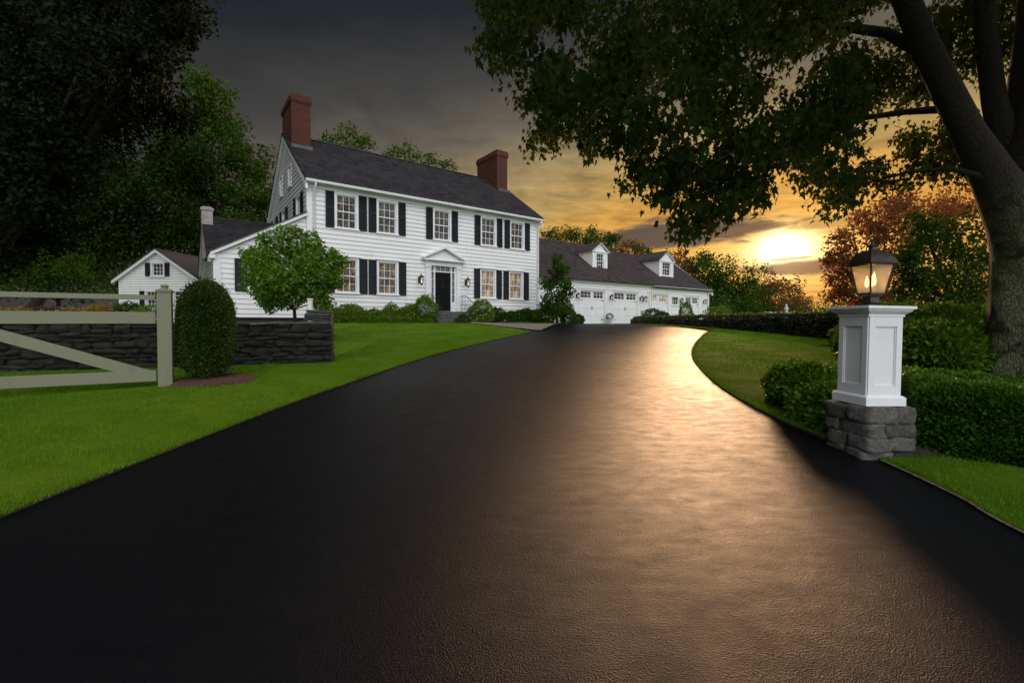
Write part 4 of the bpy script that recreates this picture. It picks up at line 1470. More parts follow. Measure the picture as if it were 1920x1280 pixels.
def dormer(xc, wd, wh, fb, front_h, side):
    """gabled dormer whose front stands at depth fb; built in garage space, cheeks run back into the roof"""
    zr = lambda b: ge + b * gp + .05
    zb_ = zr(fb) - .05; ze = zb_ + front_h; zt = ze + wd * .40
    mb = MB()
    x0, x1 = xc - wd / 2, xc + wd / 2
    be = (ze - ge) / gp
    for xs, sg in ((x0, -1), (x1, 1)):
        n = int(front_h / .12)
        for k in range(n):
            z0_, z1_ = zb_ + front_h * k / n, zb_ + front_h * (k + 1) / n
            b0, b1 = (z0_ - ge) / gp, (z1_ - ge) / gp
            mb.add([(xs + sg * .02, fb, z0_), (xs + sg * .02, b0 + .1, z0_), (xs + sg * .004, b1 + .1, z1_), (xs + sg * .004, fb, z1_)], [(0, 1, 2, 3)])
            mb.add([(xs + sg * .02, fb, z0_), (xs + sg * .02, b0 + .1, z0_), (xs, b0 + .1, z0_), (xs, fb, z0_)], [(0, 1, 2, 3)])
    ww, hh = wh
    siding(mb, lambda z: (x0, x1) if z < ze else (x0 + (z - ze) / .8, x1 - (z - ze) / .8), zb_, zt - .04, [(xc - ww / 2, xc + ww / 2, zb_ + .12, zb_ + .12 + hh)], lambda u, off, z: (u, fb - off * .6, z), row=.12)
    o = mb.build('dormer', MT['siding'], garage)
    t = MB()
    t.box(x0 - .03, x0 + .12, fb - .04, fb + .0, zb_ - .03, ze); t.box(x1 - .12, x1 + .03, fb - .04, fb + .0, zb_ - .03, ze)
    t.box(x0 - .06, x1 + .06, fb - .06, fb + .0, zb_ - .07, zb_ + .03)
    t.box(x0 - .14, x1 + .14, fb - .10, fb - .0, ze - .02, ze + .06)
    for s in (-1, 1):
        e = xc + s * (wd / 2 + .20)
        p = [(e, ze - .02), (e, ze + .09), (xc, zt + .14), (xc, zt + .02)]
        t.poly_prism(p if s > 0 else p[::-1], fb - .16, fb - .03)
    # eave boards along the cheeks
    for xs in (x0 - .14, x1 + .02): t.box(xs, xs + .12, fb, be + .1, ze - .03, ze + .03)
    t.build('trim', MT['trim'], o)
    r = MB()
    bt = (zt + .1 - ge) / gp + .2
    for s in (-1, 1):
        e = xc + s * (wd / 2 + .24)
        be2 = (ze - ge) / gp + .3
        top = [(e, fb - .20, ze + .07), (xc, fb - .20, zt + .15), (xc, bt, zt + .15), (e, be2, ze + .07)]
        bot = [(a, b, c - .05) for a, b, c in top]
        r.add(top + bot, [(0, 1, 2, 3), (4, 7, 6, 5), (0, 4, 5, 1), (1, 5, 6, 2), (2, 6, 7, 3), (3, 7, 4, 0)])
    r.build('roof', MT['roof2'], o)
    window(o, xc, zb_ + .12, ww, hh, lambda u, z: (u, fb, z), 0, 'room_dim', casing=.08)


dormer(tof(1124, gb + 1.25), 1.55, (.78, 1.12), 1.25, 1.35, 1)
dormer(tof(1248, gb + 1.25) , 1.95, (1.15, 1.10), 1.25, 1.30, 1)

# ------------------------------------------------------------------ garden cottage far left
cot_p = at(298, 604, 27.5)
cot = thing('garden_cottage', 'small white gabled cottage with shuttered windows behind the gate', 'cottage', (cot_p.x, cot_p.y, 1.40), math.radians(-2))
CW, ce, cr = 2.42, 2.72, 4.35
cp = (cr - ce) / CW
w = MB()
chs = [(-.34, .34, 2.88, 3.62), (-.72, -.02, .95, 1.95), (1.0, 1.7, .95, 1.95)]
siding(w, lambda z: (-CW, CW) if z < ce else (-CW + (z - ce) / cp, CW - (z - ce) / cp), -.3, cr - .03, chs, fr, row=.15)
for sg in (-1, 1): siding(w, lambda z: (0, 7), -.3, ce, [], lambda u, off, z, sg=sg: (sg * (CW + off), u, z), row=.15)
# cross wing to the right
siding(w, lambda z: (CW, CW + 6), -.3, ce, [], lambda u, off, z: (u, 2.2 - off, z), row=.15)
w.build('wall', MT['siding'], cot)
w = MB()
for sg in (-1, 1):
    w.box(min(sg * CW, sg * (CW - .14)), max(sg * CW, sg * (CW - .14)), -.045, .0, -.3, ce)
    p = [(sg * (CW + .30), ce - .30 * cp - .10), (sg * (CW + .30), ce - .30 * cp + .10), (0, cr + .12), (0, cr - .08)]
    w.poly_prism(p if sg > 0 else p[::-1], -.22, -.035)
w.box(CW, CW + 6, 1.9, 2.199, ce - .12, ce)
w.build('trim', MT['trim'], cot)
w = MB()
for sg in (-1, 1):
    e = sg * (CW + .32)
    top = [(e, -.25, ce - .32 * cp + .13), (0, -.25, cr + .16), (0, 7.2, cr + .16), (e, 7.2, ce - .32 * cp + .13)]
    bot = [(a, b, c - .06) for a, b, c in top]
    w.add(top + bot, [(0, 1, 2, 3), (4, 7, 6, 5), (0, 4, 5, 1), (1, 5, 6, 2), (2, 6, 7, 3), (3, 7, 4, 0)])
roof_slab(w, 0.8, CW + 6.2, 1.9, ce + .03, 4.8, 4.32)
roof_slab(w, 0.8, CW + 6.2, 7.7, ce + .03, 4.8, 4.32)
w.build('roof', MT['roof'], cot)
window(cot, 0, 2.88, .68, .74, loc_f, 0, 'room_dim', cols=3, rows=3, double=False, casing=.08)
for s in (-1, 1): shutter(cot, s * .60, 2.86, .28, .80, loc_f, 0)
for u_ in (-.37, 1.35):
    window(cot, u_, .95, .70, 1.0, loc_f, 0, 'room_dim', casing=.08)
    for s in (-1, 1): shutter(cot, u_ + s * .60, .92, .28, 1.06, loc_f, 0)

# ------------------------------------------------------------------ gate at the left
pg = Vector((-5.78, 7.62, 0)); gdir = Vector((-1.72, -.98, 0)).normalized()
pz = float(hgt(pg.x, pg.y)) + .03
post = thing('gate_post', 'thick cream gate post beside the round clipped bush', 'post', (pg.x, pg.y, pz), math.atan2(gdir.y, gdir.x) + math.pi)
hp_ = 1.53
MB().box(-.098, .098, -.098, .098, -.3, hp_).build('shaft', MT['gate'], post, bevel=.008)
cpm = MB(); cpm.frust(.102, .110, hp_, hp_ + .02); cpm.frust(.110, .110, hp_ + .02, hp_ + .045); cpm.frust(.105, .06, hp_ + .045, hp_ + .07)
cpm.lathe([(.05, hp_ + .07), (.045, hp_ + .09), (.06, hp_ + .10), (.058, hp_ + .125), (.03, hp_ + .135), (.01, hp_ + .14)], sides=14)
cpm.build('post_cap', MT['gate'], post, bevel=.003)
g0 = pg + gdir * .125
gate = thing('farm_gate', 'cream painted wooden gate with a long diagonal brace', 'gate', (g0.x, g0.y, pz), math.atan2(gdir.y, gdir.x))
GL = 3.4; tk = .045
for (z0, z1, y0) in ((.07, .25, 0), (1.02, 1.21, 0), (1.41, 1.49, 0)):
    MB().box(.0, GL, -tk / 2, tk / 2, z0, z1).build('rail', MT['gate'], gate, bevel=.005)
bq = MB()
bq.poly_prism([(.02, .10), (.62, .10), (GL - .1, 1.35), (GL - .1, 1.52)], -tk / 2 - .05, -tk / 2 - .004)
bq = MB(); bq.bar((.05, -.052, .14), (GL - .25, -.052, 1.38), .045, .17, (0, 0, 1))
bq.build('brace', MT['gate'], gate, bevel=.005)
MB().box(GL, GL + .16, -.05, .05, .02, 1.5).build('end_stile', MT['gate'], gate, bevel=.005)

# ------------------------------------------------------------------ stone walls
WL = [(-4.12, 10.55), (-6.5, 9.95), (-10.0, 9.15), (-17.0, 7.9)]
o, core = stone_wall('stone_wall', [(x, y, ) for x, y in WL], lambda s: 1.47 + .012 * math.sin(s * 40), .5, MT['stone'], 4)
core.build('wall_core', MT['gap'], o)
tag(o, 'dark fieldstone wall behind the gate and round bush, ending at the left lawn', 'stone wall')
# flat coping slabs on the left wall and the stepped end block
cpb = MB(); r_ = np.random.default_rng(8)
s = .55
while s < 13.5:
    l = r_.uniform(.4, .85)
    P0 = np.array(WL)
    cum = np.concatenate([[0], np.cumsum(np.linalg.norm(np.diff(P0, axis=0), axis=1))])
    c = np.array([np.interp(s + l / 2, cum, P0[:, 0]), np.interp(s + l / 2, cum, P0[:, 1])])
    dq = np.array([np.interp(s + l / 2 + .1, cum, P0[:, 0]), np.interp(s + l / 2 + .1, cum, P0[:, 1])]) - c
    dq /= np.linalg.norm(dq)
    stone(cpb, (c[0], c[1], 1.485 + r_.normal(0, .004)), (l / 2 * .98, .27, .025), np.array([[dq[0], -dq[1]], [dq[1], dq[0]]]), r_, .05, .12)
    s += l
cpb.build('coping', MT['stone2'], o, smooth=True)
eb = MB()
d0 = np.array([-.97, -.245]); R = np.array([[d0[0], -d0[1]], [d0[1], d0[0]]])
zt = 1.46
for k in range(5):
    hh = .062
    stone(eb, (-4.12 - .32 + k * .012, 10.47, zt + .03 + k * hh), (.30 - .01 * k, .27, .031), R, r_, .05, .10)
tag(eb.build('stone_block', MT['stone2'], smooth=True), 'small stack of flat stones on the end of the left wall', 'stone stack')
b2 = thing('garden_post', 'slim white post standing behind the end of the left stone wall', 'post', tuple(at(582, 600, 11.6))[:2] + (float(hgt(at(582, 600, 11.6).x, 11.6)),))
pt_ = MB().box(-.045, .045, -.045, .045, -.1, 1.42); pt_.frust(.06, .06, 1.42, 1.45); pt_.build('shaft', MT['trim'], b2, bevel=.004)

WR = [(8.75, 32.6), (9.3, 28.0), (9.7, 24.3), (10.6, 20.0), (11.3, 16.2), (11.2, 13.5), (10.9, 11.5), (10.7, 9.0), (11.6, 6.0)]
WRc = cr_curve(WR, 8)
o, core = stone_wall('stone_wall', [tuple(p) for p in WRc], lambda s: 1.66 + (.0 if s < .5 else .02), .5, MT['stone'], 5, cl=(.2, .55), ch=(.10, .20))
core.build('wall_core', MT['gap'], o)
tag(o, 'long curving fieldstone wall at the far side of the right lawn', 'stone wall')

# ------------------------------------------------------------------ lantern pier on the right
PC = (3.46, 4.42); PYAW = math.radians(5)
pz = float(hgt(*PC))
pb = MB(); r_ = np.random.default_rng(21)
Rz = np.array([[math.cos(PYAW), -math.sin(PYAW)], [math.sin(PYAW), math.cos(PYAW)]])
BH = .60; hb = .238
z = pz - .10; ztop = pz + .47
zs = [z, z + .16, z + .29, z + .42, ztop]
for k in range(4):
    hz = zs[k + 1] - zs[k]
    sp = r_.uniform(-.10, .10); alt = k % 2
    for s0, s1 in ((-hb, sp), (sp, hb)):
        sp2 = r_.uniform(-.11, .11)
        for q0, q1 in ((-hb, sp2), (sp2, hb)):
            cx, cy, hx, hy = ((s0 + s1) / 2, (q0 + q1) / 2, (s1 - s0) / 2, (q1 - q0) / 2)
            if alt: cx, cy, hx, hy = cy, cx, hy, hx
            gx_ = r_.uniform(-.012, .018); gy_ = r_.uniform(-.012, .018)
            if k == 3: gx_ += .012; gy_ += .012
            c2 = Rz @ np.array([cx * 1.03, cy * 1.03])
            stone(pb, (PC[0] + c2[0], PC[1] + c2[1], zs[k] + hz / 2), (hx * .99 + gx_, hy * .99 + gy_, hz / 2 * .99), Rz, r_, .13, .08)
o = pb.build('stone_pier', stonemat('warm_pier_stone', (.060, .056, .052), (.30, .285, .26), .2), smooth=True)
tag(o, 'square grey fieldstone pier under the white lantern pedestal', 'stone pier')
cbm = MB(); cbm.frust(hb * .8, hb * .8, pz - .1, ztop - .03, (0, 0))
co_ = cbm.build('joint_core', MT['gap'], o)
co_.location = (PC[0], PC[1], 0); co_.rotation_euler.z = PYAW

lean = math.radians(.9)
ped = thing('pedestal', 'white panelled wooden pedestal standing on the stone base', 'pedestal', (PC[0] - .01, PC[1], ztop + .003), PYAW)
ped.rotation_euler.y = lean
hs = .166; HP = .93
w = MB()
w.frust(hs * .96, hs * .96, .02, HP - .1)
w.build('core', MT['white_metal'], ped)
w = MB(); st = .058; th_ = .018
# stiles and rails framing a recessed panel on each face
for k in range(4):
    a = k * math.pi / 2; ca, sa = math.cos(a), math.sin(a)
    def rb(x0, x1, y0, y1, z0, z1):
        t = MB().box(x0, x1, y0, y1, z0, z1)
        v = np.concatenate(t.v); v2 = np.column_stack([v[:, 0] * ca - v[:, 1] * sa, v[:, 0] * sa + v[:, 1] * ca, v[:, 2]])
        w.add(v2, t.f)
    i_ = hs * .96
    rb(-hs - .0, -hs + st, -i_ - th_, -i_ + .001, .09, HP - .09)
    rb(hs - st, hs - .0008, -i_ - th_ + .0005, -i_ + .001, .09, HP - .09)
    rb(-hs + st, hs - st, -i_ - th_ + .001, -i_ + .001, .09, .185)
    rb(-hs + st, hs - st, -i_ - th_ + .001, -i_ + .001, HP - .19, HP - .09)
    # thin moulding inside the frame
    g_ = .010
    rb(-hs + st, -hs + st + g_, -i_ - .009, -i_ + .001, .186, HP - .191)
    rb(hs - st - g_, hs - st, -i_ - .009, -i_ + .001, .186, HP - .191)
    rb(-hs + st + g_, hs - st - g_, -i_ - .0085, -i_ + .001, .186, .196)
    rb(-hs + st + g_, hs - st - g_, -i_ - .0085, -i_ + .001, HP - .201, HP - .191)
w.build('panel', MT['white_metal'], ped, bevel=.002)
w = MB(); w.frust(hs + .036, hs + .036, 0, .078); w.frust(hs + .036, hs + .016, .078, .095)
w.build('plinth', MT['white_metal'], ped, bevel=.004)
w = MB(); w.frust(hs + .016, hs + .016, HP - .10, HP - .075); w.frust(hs + .020, hs + .055, HP - .075, HP - .045); w.frust(hs + .055, hs + .057, HP - .045, HP - .028); w.frust(hs + .075, hs + .075, HP - .028, HP)
w.build('cap', MT['white_metal'], ped, bevel=.003)

lan = thing('post_lantern', 'dark bronze four-sided lantern glowing on top of the white pedestal', 'lantern', (PC[0] - .01 + math.sin(lean) * HP, PC[1], ztop + .003 + HP), PYAW)
lan.rotation_euler.y = lean
w = MB(); w.frust(.100, .096, 0, .012); w.frust(.096, .050, .012, .04); w.frust(.048, .044, .04, .095); w.frust(.062, .076, .095, .118)
w.build('foot', MT['bronze'], lan, bevel=.002)
zb0, zb1 = .118, .40; a0, a1 = .074, .118
w = MB()
for sx in (-1, 1):
    for sy in (-1, 1):
        w.bar((sx * a0, sy * a0, zb0), (sx * a1, sy * a1, zb1), .014, .014, (sx, sy, 0.3))
for s in (-1, 1):
    w.bar((-a1, s * a1, zb1), (a1, s * a1, zb1), .014, .018); w.bar((s * a1, -a1, zb1), (s * a1, a1, zb1), .014, .018)
    w.bar((-a0, s * a0, zb0 + .005), (a0, s * a0, zb0 + .005), .014, .016); w.bar((s * a0, -a0, zb0 + .005), (s * a0, a0, zb0 + .005), .014, .016)
w.build('frame', MT['bronze'], lan)
w = MB()
prof = [(.146, zb1), (.148, zb1 + .010), (.141, zb1 + .016), (.122, zb1 + .060), (.094, zb1 + .105), (.062, zb1 + .135), (.040, zb1 + .142)]
for (r0, z0_), (r1, z1_) in zip(prof[:-1], prof[1:]): w.frust(r0, r1, z0_, z1_)
w.lathe([(.036, zb1 + .14), (.034, zb1 + .172), (.050, zb1 + .177), (.050, zb1 + .184), (.024, zb1 + .20), (.011, zb1 + .222), (.016, zb1 + .234), (.006, zb1 + .248), (.005, zb1 + .30), (.001, zb1 + .315)], sides=16)
w.build('roof', MT['bronze'], lan, bevel=.002)
m, T_ = new_mat('seeded_lantern_glass')
nt = T_['nt']
tp_ = nt.nodes.new('ShaderNodeBsdfTransparent'); tp_.inputs[0].default_value = (.93, .86, .70, 1)
tr2 = nt.nodes.new('ShaderNodeBsdfTranslucent'); tr2.inputs[0].default_value = (.95, .84, .62, 1)
df = nt.nodes.new('ShaderNodeBsdfDiffuse'); df.inputs[0].default_value = (.80, .72, .52, 1)
gl = nt.nodes.new('ShaderNodeBsdfGlossy'); gl.inputs[1].default_value = .08
m1 = nt.nodes.new('ShaderNodeMixShader'); m1.inputs[0].default_value = .45
m2 = nt.nodes.new('ShaderNodeMixShader'); m2.inputs[0].default_value = .34
m3 = nt.nodes.new('ShaderNodeMixShader'); m3.inputs[0].default_value = .06
T_['L'].new(tr2.outputs[0], m1.inputs[1]); T_['L'].new(df.outputs[0], m1.inputs[2])
T_['L'].new(tp_.outputs[0], m2.inputs[1]); T_['L'].new(m1.outputs[0], m2.inputs[2])
T_['L'].new(m2.outputs[0], m3.inputs[1]); T_['L'].new(gl.outputs[0], m3.inputs[2])
T_['L'].new(m3.outputs[0], nt.nodes['Material Output'].inputs[0])
MT['lglass'] = m
c0, c1 = a0 + .001, a1 - .004
for k in range(4):
    a = k * math.pi / 2
    v = [(-c0 + .008, -c0, zb0 + .014), (c0 - .008, -c0, zb0 + .014), (c1 - .008, -c1, zb1 - .008), (-c1 + .008, -c1, zb1 - .008)]
    v = [(x * math.cos(a) - y * math.sin(a), x * math.sin(a) + y * math.cos(a), z_) for x, y, z_ in v]
    MB().add(v, [(0, 1, 2, 3)]).build('pane', MT['lglass'], lan)
for (cx, cy, ht) in ((.0, -.030, .150), (-.028, .020, .125), (.028, .020, .135)):
    cn = MB().lathe([(.013, zb0), (.013, zb0 + ht * .55)], (cx, cy, 0), 10).build('candle', MT['white_metal'], lan)
    MB().lathe([(.008, zb0 + ht * .55), (.017, zb0 + ht * .75), (.016, zb0 + ht * .95), (.008, zb0 + ht * 1.25), (.001, zb0 + ht * 1.45)], (cx, cy, 0), 10).build('bulb', MT['bulb'], cn, smooth=True)
pl = bpy.data.lights.new('lantern_glow', 'POINT'); pl.energy = 0.3; pl.color = (1.0, .62, .28); pl.shadow_soft_size = .03
po = bpy.data.objects.new('lantern_glow', pl); COL.objects.link(po); po.parent = lan; po.location = (0, 0, zb0 + .24)

# ------------------------------------------------------------------ shrubs and hedges near the camera
G = lambda px, py: ground(px, py)
hz_ = float(hgt(-5.28, 8.05))
bed('mulch_bed', [(-5.28 + .68 * math.cos(a) + (.12 if math.cos(a) > 0 else 0), 8.0 + .62 * math.sin(a)) for a in np.linspace(0, 6.28, 24, endpoint=False)], MT['mulch'], .05, .03)
shrub('topiary', 'tall egg-shaped clipped boxwood between the gate post and the stone wall', 'clipped bush', [(-5.42, 8.1, hz_ + .66, .435, .435, .62), (-5.42, 8.1, hz_ + 1.12, .43, .43, .66)], MT['box'], .036, 120000, seed=2, lump=.03, droop=.0)

# clipped box hedge right of the pier: a rounded block along a line
def hedge(name, label, a, b, wd, ht, mat, leaf, n, seed, rr=.16, lump=.035):
    r_ = np.random.default_rng(seed)
    a = np.array(a, float); b = np.array(b, float)
    Ld = np.linalg.norm(b - a); ux = (b - a) / Ld; uy = np.array([-ux[1], ux[0]])
    c = (a + b) / 2; cz = float(hgt(*c))
    root = thing(name, label, 'hedge', (c[0], c[1], cz))
    hx, hy = Ld / 2, wd / 2
    areas = np.array([Ld * wd, Ld * ht, Ld * ht, wd * ht, wd * ht]); k = r_.choice(5, n, p=areas / areas.sum())
    p = r_.uniform(-1, 1, (n, 3)); p[:, 0] *= hx; p[:, 1] *= hy; p[:, 2] = (p[:, 2] + 1) / 2 * ht
    p[k == 0, 2] = ht; p[k == 1, 1] = -hy; p[k == 2, 1] = hy; p[k == 3, 0] = -hx; p[k == 4, 0] = hx
    inner = np.array([hx - rr, hy - rr, ht - rr])
    q = np.column_stack([np.clip(p[:, 0], -inner[0], inner[0]), np.clip(p[:, 1], -inner[1], inner[1]), np.clip(p[:, 2], 0, inner[2])])
    dvec = p - q; dn_ = np.linalg.norm(dvec, axis=1, keepdims=True) + 1e-6
    nrm = dvec / dn_
    lum = np.sin(p @ r_.normal(0, 5, (3, 4)) + r_.uniform(0, 6, 4)).mean(1) * lump + np.sin(p @ r_.normal(0, 12, (3, 4)) + r_.uniform(0, 6, 4)).mean(1) * lump * .8
    P = q + nrm * (rr + lum - np.abs(r_.normal(0, .035, n)))[:, None]
    P[:, 2] = np.maximum(P[:, 2], .03)
    under = P[:, 2] < .12
    P[under, :2] *= .97
    wx = P[:, :1] * ux[None] + P[:, 1:2] * uy[None]
    gz = hgt(wx[:, 0] + c[0], wx[:, 1] + c[1]) - cz
    P3 = np.column_stack([wx, P[:, 2] + gz])
    N3 = np.column_stack([nrm[:, :1] * ux[None] + nrm[:, 1:2] * uy[None], nrm[:, 2]])
    N3[:, 2] += .35
    V = leaves_quads(P3, leaf, r_, 0, N3, .6, .55)
    leaf_obj('foliage', V, 4, mat, root)
    mb = MB()
    for i in range(int(Ld / .22)):
        for j in (-1, 0, 1):
            x = -hx + .2 + (Ld - .4) * (i + .5) / int(Ld / .22) ; y = j * hy * .45
            pb_ = np.array([*(x * ux + y * uy), 0]); pb_[2] = float(hgt(pb_[0] + c[0], pb_[1] + c[1])) - cz - .03
            t = pb_ + np.array([r_.normal(0, .06), r_.normal(0, .06), ht * .85])
            mb.tube([pb_, (pb_ + t) / 2 + r_.normal(0, .02, 3), t], [.016, .012, .005], 5)
    mb.build('stem', MT['bark2'], root, smooth=True)
    return root


hedge('box_hedge', 'clipped dark green hedge beside the pier at the right edge', (4.15, 4.75), (6.1, 3.35), 1.0, .66, MT['hedge'], .050, 62000, 3)
hedge('box_hedge', 'low clipped hedge behind the big tree foot, right of the pier', (5.1, 6.4), (8.6, 5.2), .8, .42, MT['hedge'], .055, 20000, 13)

LS = [('spreading low shrub at the drive edge left of the pier', [(3.95, 6.15, .62, .48, .5, .36), (3.75, 5.35, .48, .40, .45, .30)], 21),
      ('leafy shrub touching the left side of the stone base', [(3.70, 4.98, .42, .32, .35, .30), (4.2, 5.3, .55, .45, .45, .38)], 22),
      ('rounded leafy shrub on the lawn edge behind the pier', [(4.5, 6.3, .60, .5, .5, .34), (4.7, 5.7, .58, .45, .5, .38)], 23)]
for lb, el_, sd in LS:
    shrub('leafy_shrub', lb, 'shrub', el_, MT['ivy'], .062, 24000, seed=sd, lump=.24)
bed('shrub_bed', [(3.45, 4.7), (3.36, 5.4), (3.42, 6.3), (3.75, 7.0), (4.6, 7.4), (5.6, 7.2), (7.5, 6.8), (9.5, 6.0), (9.5, 5.0), (6.0, 4.6), (4.6, 4.9), (3.9, 4.1), (3.6, 4.1)], MT['soil'], .05, .03)

# rhododendron bank between pier and big tree
bank_ = [((6.6, 7.2, .98, .55, .6, .50), (7.0, 8.0, 1.0, .6, .6, .55)), ((7.4, 8.0, 1.05, .75, .7, .65), (7.3, 8.3, 1.05, .7, .7, .65)),
         ((7.6, 9.2, 1.15, .9, .8, .68), (8.3, 9.9, 1.15, .8, .8, .62)), ((10.1, 12.0, 1.15, .7, .8, .45), (10.0, 13.2, 1.1, .6, .8, .35)), ((9.3, 10.3, 1.2, .9, .8, .60), (9.8, 9.4, 1.15, .8, .8, .62))]
bl = ['broad-leaved shrub just right of the pedestal', 'broad-leaved shrub between pedestal and big tree trunk', 'tall broad-leaved shrub at the wall behind the big tree', 'broad-leaved shrub at the foot of the far wall beyond the pedestal', 'broad-leaved shrub climbing the wall beyond the big tree']
for e, lb, k in zip(bank_, bl, range(5)):
    shrub('broadleaf_shrub', lb, 'shrub', list(e), MT['ivy'], .10, 15000, seed=40 + k, lump=.26, group='broad-leaved shrubs behind the pier')


# ivy over the far right wall
def wall_cover(name, label, cat, C, s0, s1, ztop, leaf, n, mat, seed, wide=.30, low=.35):
    r_ = np.random.default_rng(seed)
    seg = np.linalg.norm(np.diff(C, axis=0), axis=1); cum = np.concatenate([[0], np.cumsum(seg)])
    s = r_.uniform(s0, s1, n)
    # denser in clumps
    s += .25 * np.sin(s * 7.3)
    px_ = np.interp(s, cum, C[:, 0]); py_ = np.interp(s, cum, C[:, 1])
    dx = np.interp(s + .1, cum, C[:, 0]) - px_; dy = np.interp(s + .1, cum, C[:, 1]) - py_
    nn_ = np.sqrt(dx * dx + dy * dy) + 1e-9; nx, ny = dy / nn_, -dx / nn_
    side = np.where(r_.uniform(0, 1, n) < .5, 1, -1)
    top = r_.uniform(0, 1, n) < .5
    gz = hgt(px_, py_)
    off = np.where(top, r_.uniform(-wide, wide, n), side * (wide + .02 + np.abs(r_.normal(0, .035, n))))
    zz_ = np.where(top, ztop + .03 + np.abs(r_.normal(0, .05, n)) * (1 - (off / wide) ** 2 * .5), gz + low * 0 + (ztop - gz) * r_.uniform(0, 1, n) ** .8)
    keep = top | (np.sin(s * 2.1) + np.sin(s * 5.3 + zz_ * 3) + r_.normal(0, .5, n) > -.4)
    P = np.column_stack([px_ + nx * off, py_ + ny * off, zz_])[keep]
    N_ = np.column_stack([nx * np.sign(off) * (~top), ny * np.sign(off) * (~top), np.where(top, 1.0, .2)])[keep]
    c = P.mean(0); c[2] = float(hgt(c[0], c[1]))
    V = leaves_quads(P - c, leaf, r_, .1, N_, .7, .6)
    me = leaf_obj(name, V, 4, mat, None)
    me.location = c
    return tag(me, label, cat)


wall_cover('ivy', 'dull ivy covering the long wall at the far side of the right lawn', 'ivy', WRc, .3, 24, 1.68, .10, 26000, MT['dry'], 61)
wall_cover('ivy', 'thin green growth trimmed level along the top of the right wall', 'ivy', WRc, .3, 24, 1.76, .08, 7000, MT['bright'], 62, wide=.22)

# ------------------------------------------------------------------ flower bed plants in front of the house
def zt_(x, y): return float(hgt(x, y))
def bedshrub(t, b, r, h, lb, mat='bright', leaf=.07, n=1500, seed=1, flowers=0, group=None, fm='flower', nm='garden_shrub'):
    x, y = hp(t, b)
    return shrub(nm, lb, 'shrub', [(x, y, zt_(x, y) + h * .42, r, r * .9, h * .58)], MT[mat], leaf, n, seed=seed, lump=.42, flowers=flowers, group=group, fmat=fm)


r_ = np.random.default_rng(77)
for i, px in enumerate(np.linspace(628, 770, 13)):
    t = tof(px, -.75) + r_.normal(0, .05)
    bedshrub(t, -.85 + r_.normal(0, .12), .36 + r_.uniform(0, .1), .55 + r_.uniform(-.1, .35), 'low bright green plant in the bed along the house front left of the door', 'bright', .085, 2400, 100 + i, 10, 'bright plants left of the front door', nm='bed_plant')
for i, px in enumerate(np.linspace(640, 800, 9)):
    t = tof(px, -1.3)
    bedshrub(t, -1.3, .26, .30, 'low leafy edging plant along the lawn edge left of the door', 'bright', .075, 1300, 130 + i, 0, 'edging plants left of the front door', nm='edging_plant')
for i, px in enumerate(np.linspace(905, 1002, 8)):
    t = tof(px, -.9) + r_.normal(0, .05)
    bedshrub(t, -.9 + r_.normal(0, .15), .42, .62 + r_.uniform(-.1, .25), 'dark green plant in the bed along the house front right of the door', 'mid', .08, 2600, 150 + i, 5, 'dark plants right of the front door', nm='bed_plant')
bedshrub(tof(793, -.9), -.9, .60, 1.30, 'round yellow-green bush close to the left railing of the front steps', 'bright', .08, 6500, 170, 14)
bedshrub(tof(900, -1.0), -1.0, .62, 1.15, 'bush with white flowers close to the right railing of the front steps', 'bright', .08, 6500, 171, 60)
bedshrub(tof(868, -1.9), -1.9, .35, .4, 'low dark plant at the right foot of the front steps', 'mid', .07, 1800, 172)

# small flowering tree in front of the wing
tree('flowering_tree', 'small round tree with white flowers in front of the low wing', 'tree',
     [(545, 500, 78, 14.0), (545, 478, 58, 14.2), (498, 500, 50, 14.0), (600, 500, 50, 14.0), (520, 545, 46, 13.9), (590, 548, 40, 14.0), (548, 515, 62, 13.7), (480, 530, 30, 14.1), (620, 525, 26, 13.9), (555, 446, 30, 14.2), (470, 480, 26, 14.1), (625, 490, 30, 14), (505, 570, 22, 13.8), (610, 565, 24, 13.9), (580, 450, 28, 14.2), (510, 455, 28, 14.2)],
     MT['ivy'], leaf=.105, cover=7.0, trunk=(552, 14.0), tr=.055, seed=31, aspect=.6)
ft = [o for o in bpy.data.objects if o.name == 'flowering_tree'][0]
rr_ = np.random.default_rng(5); Vf = []
for k in range(420):
    px, py = 545 + rr_.normal(0, 50), 500 + rr_.normal(0, 44)
    if ((px - 545) / 86) ** 2 + ((py - 508) / 72) ** 2 > 1: continue
    c = np.array(at(px, py, 13.3 + rr_.uniform(0, .5) + abs(px - 545) * .006)) - np.array(ft.location)
    a = rr_.normal(0, 1, 3); a /= np.linalg.norm(a); b = np.cross(a, (.3, .5, .8)); b /= np.linalg.norm(b)
    for j in range(3):
        t0 = j * 2.1; u_ = a * math.cos(t0) + b * math.sin(t0); s = .065 * rr_.uniform(.6, 1.3)
        w_ = np.cross(u_, a + b); w_ /= np.linalg.norm(w_)
        Vf += [c, c + u_ * s * .6 + w_ * s * .4, c + u_ * s, c + u_ * s * .6 - w_ * s * .4]
leaf_obj('blossom', np.array(Vf), 4, MT['flower'], ft)

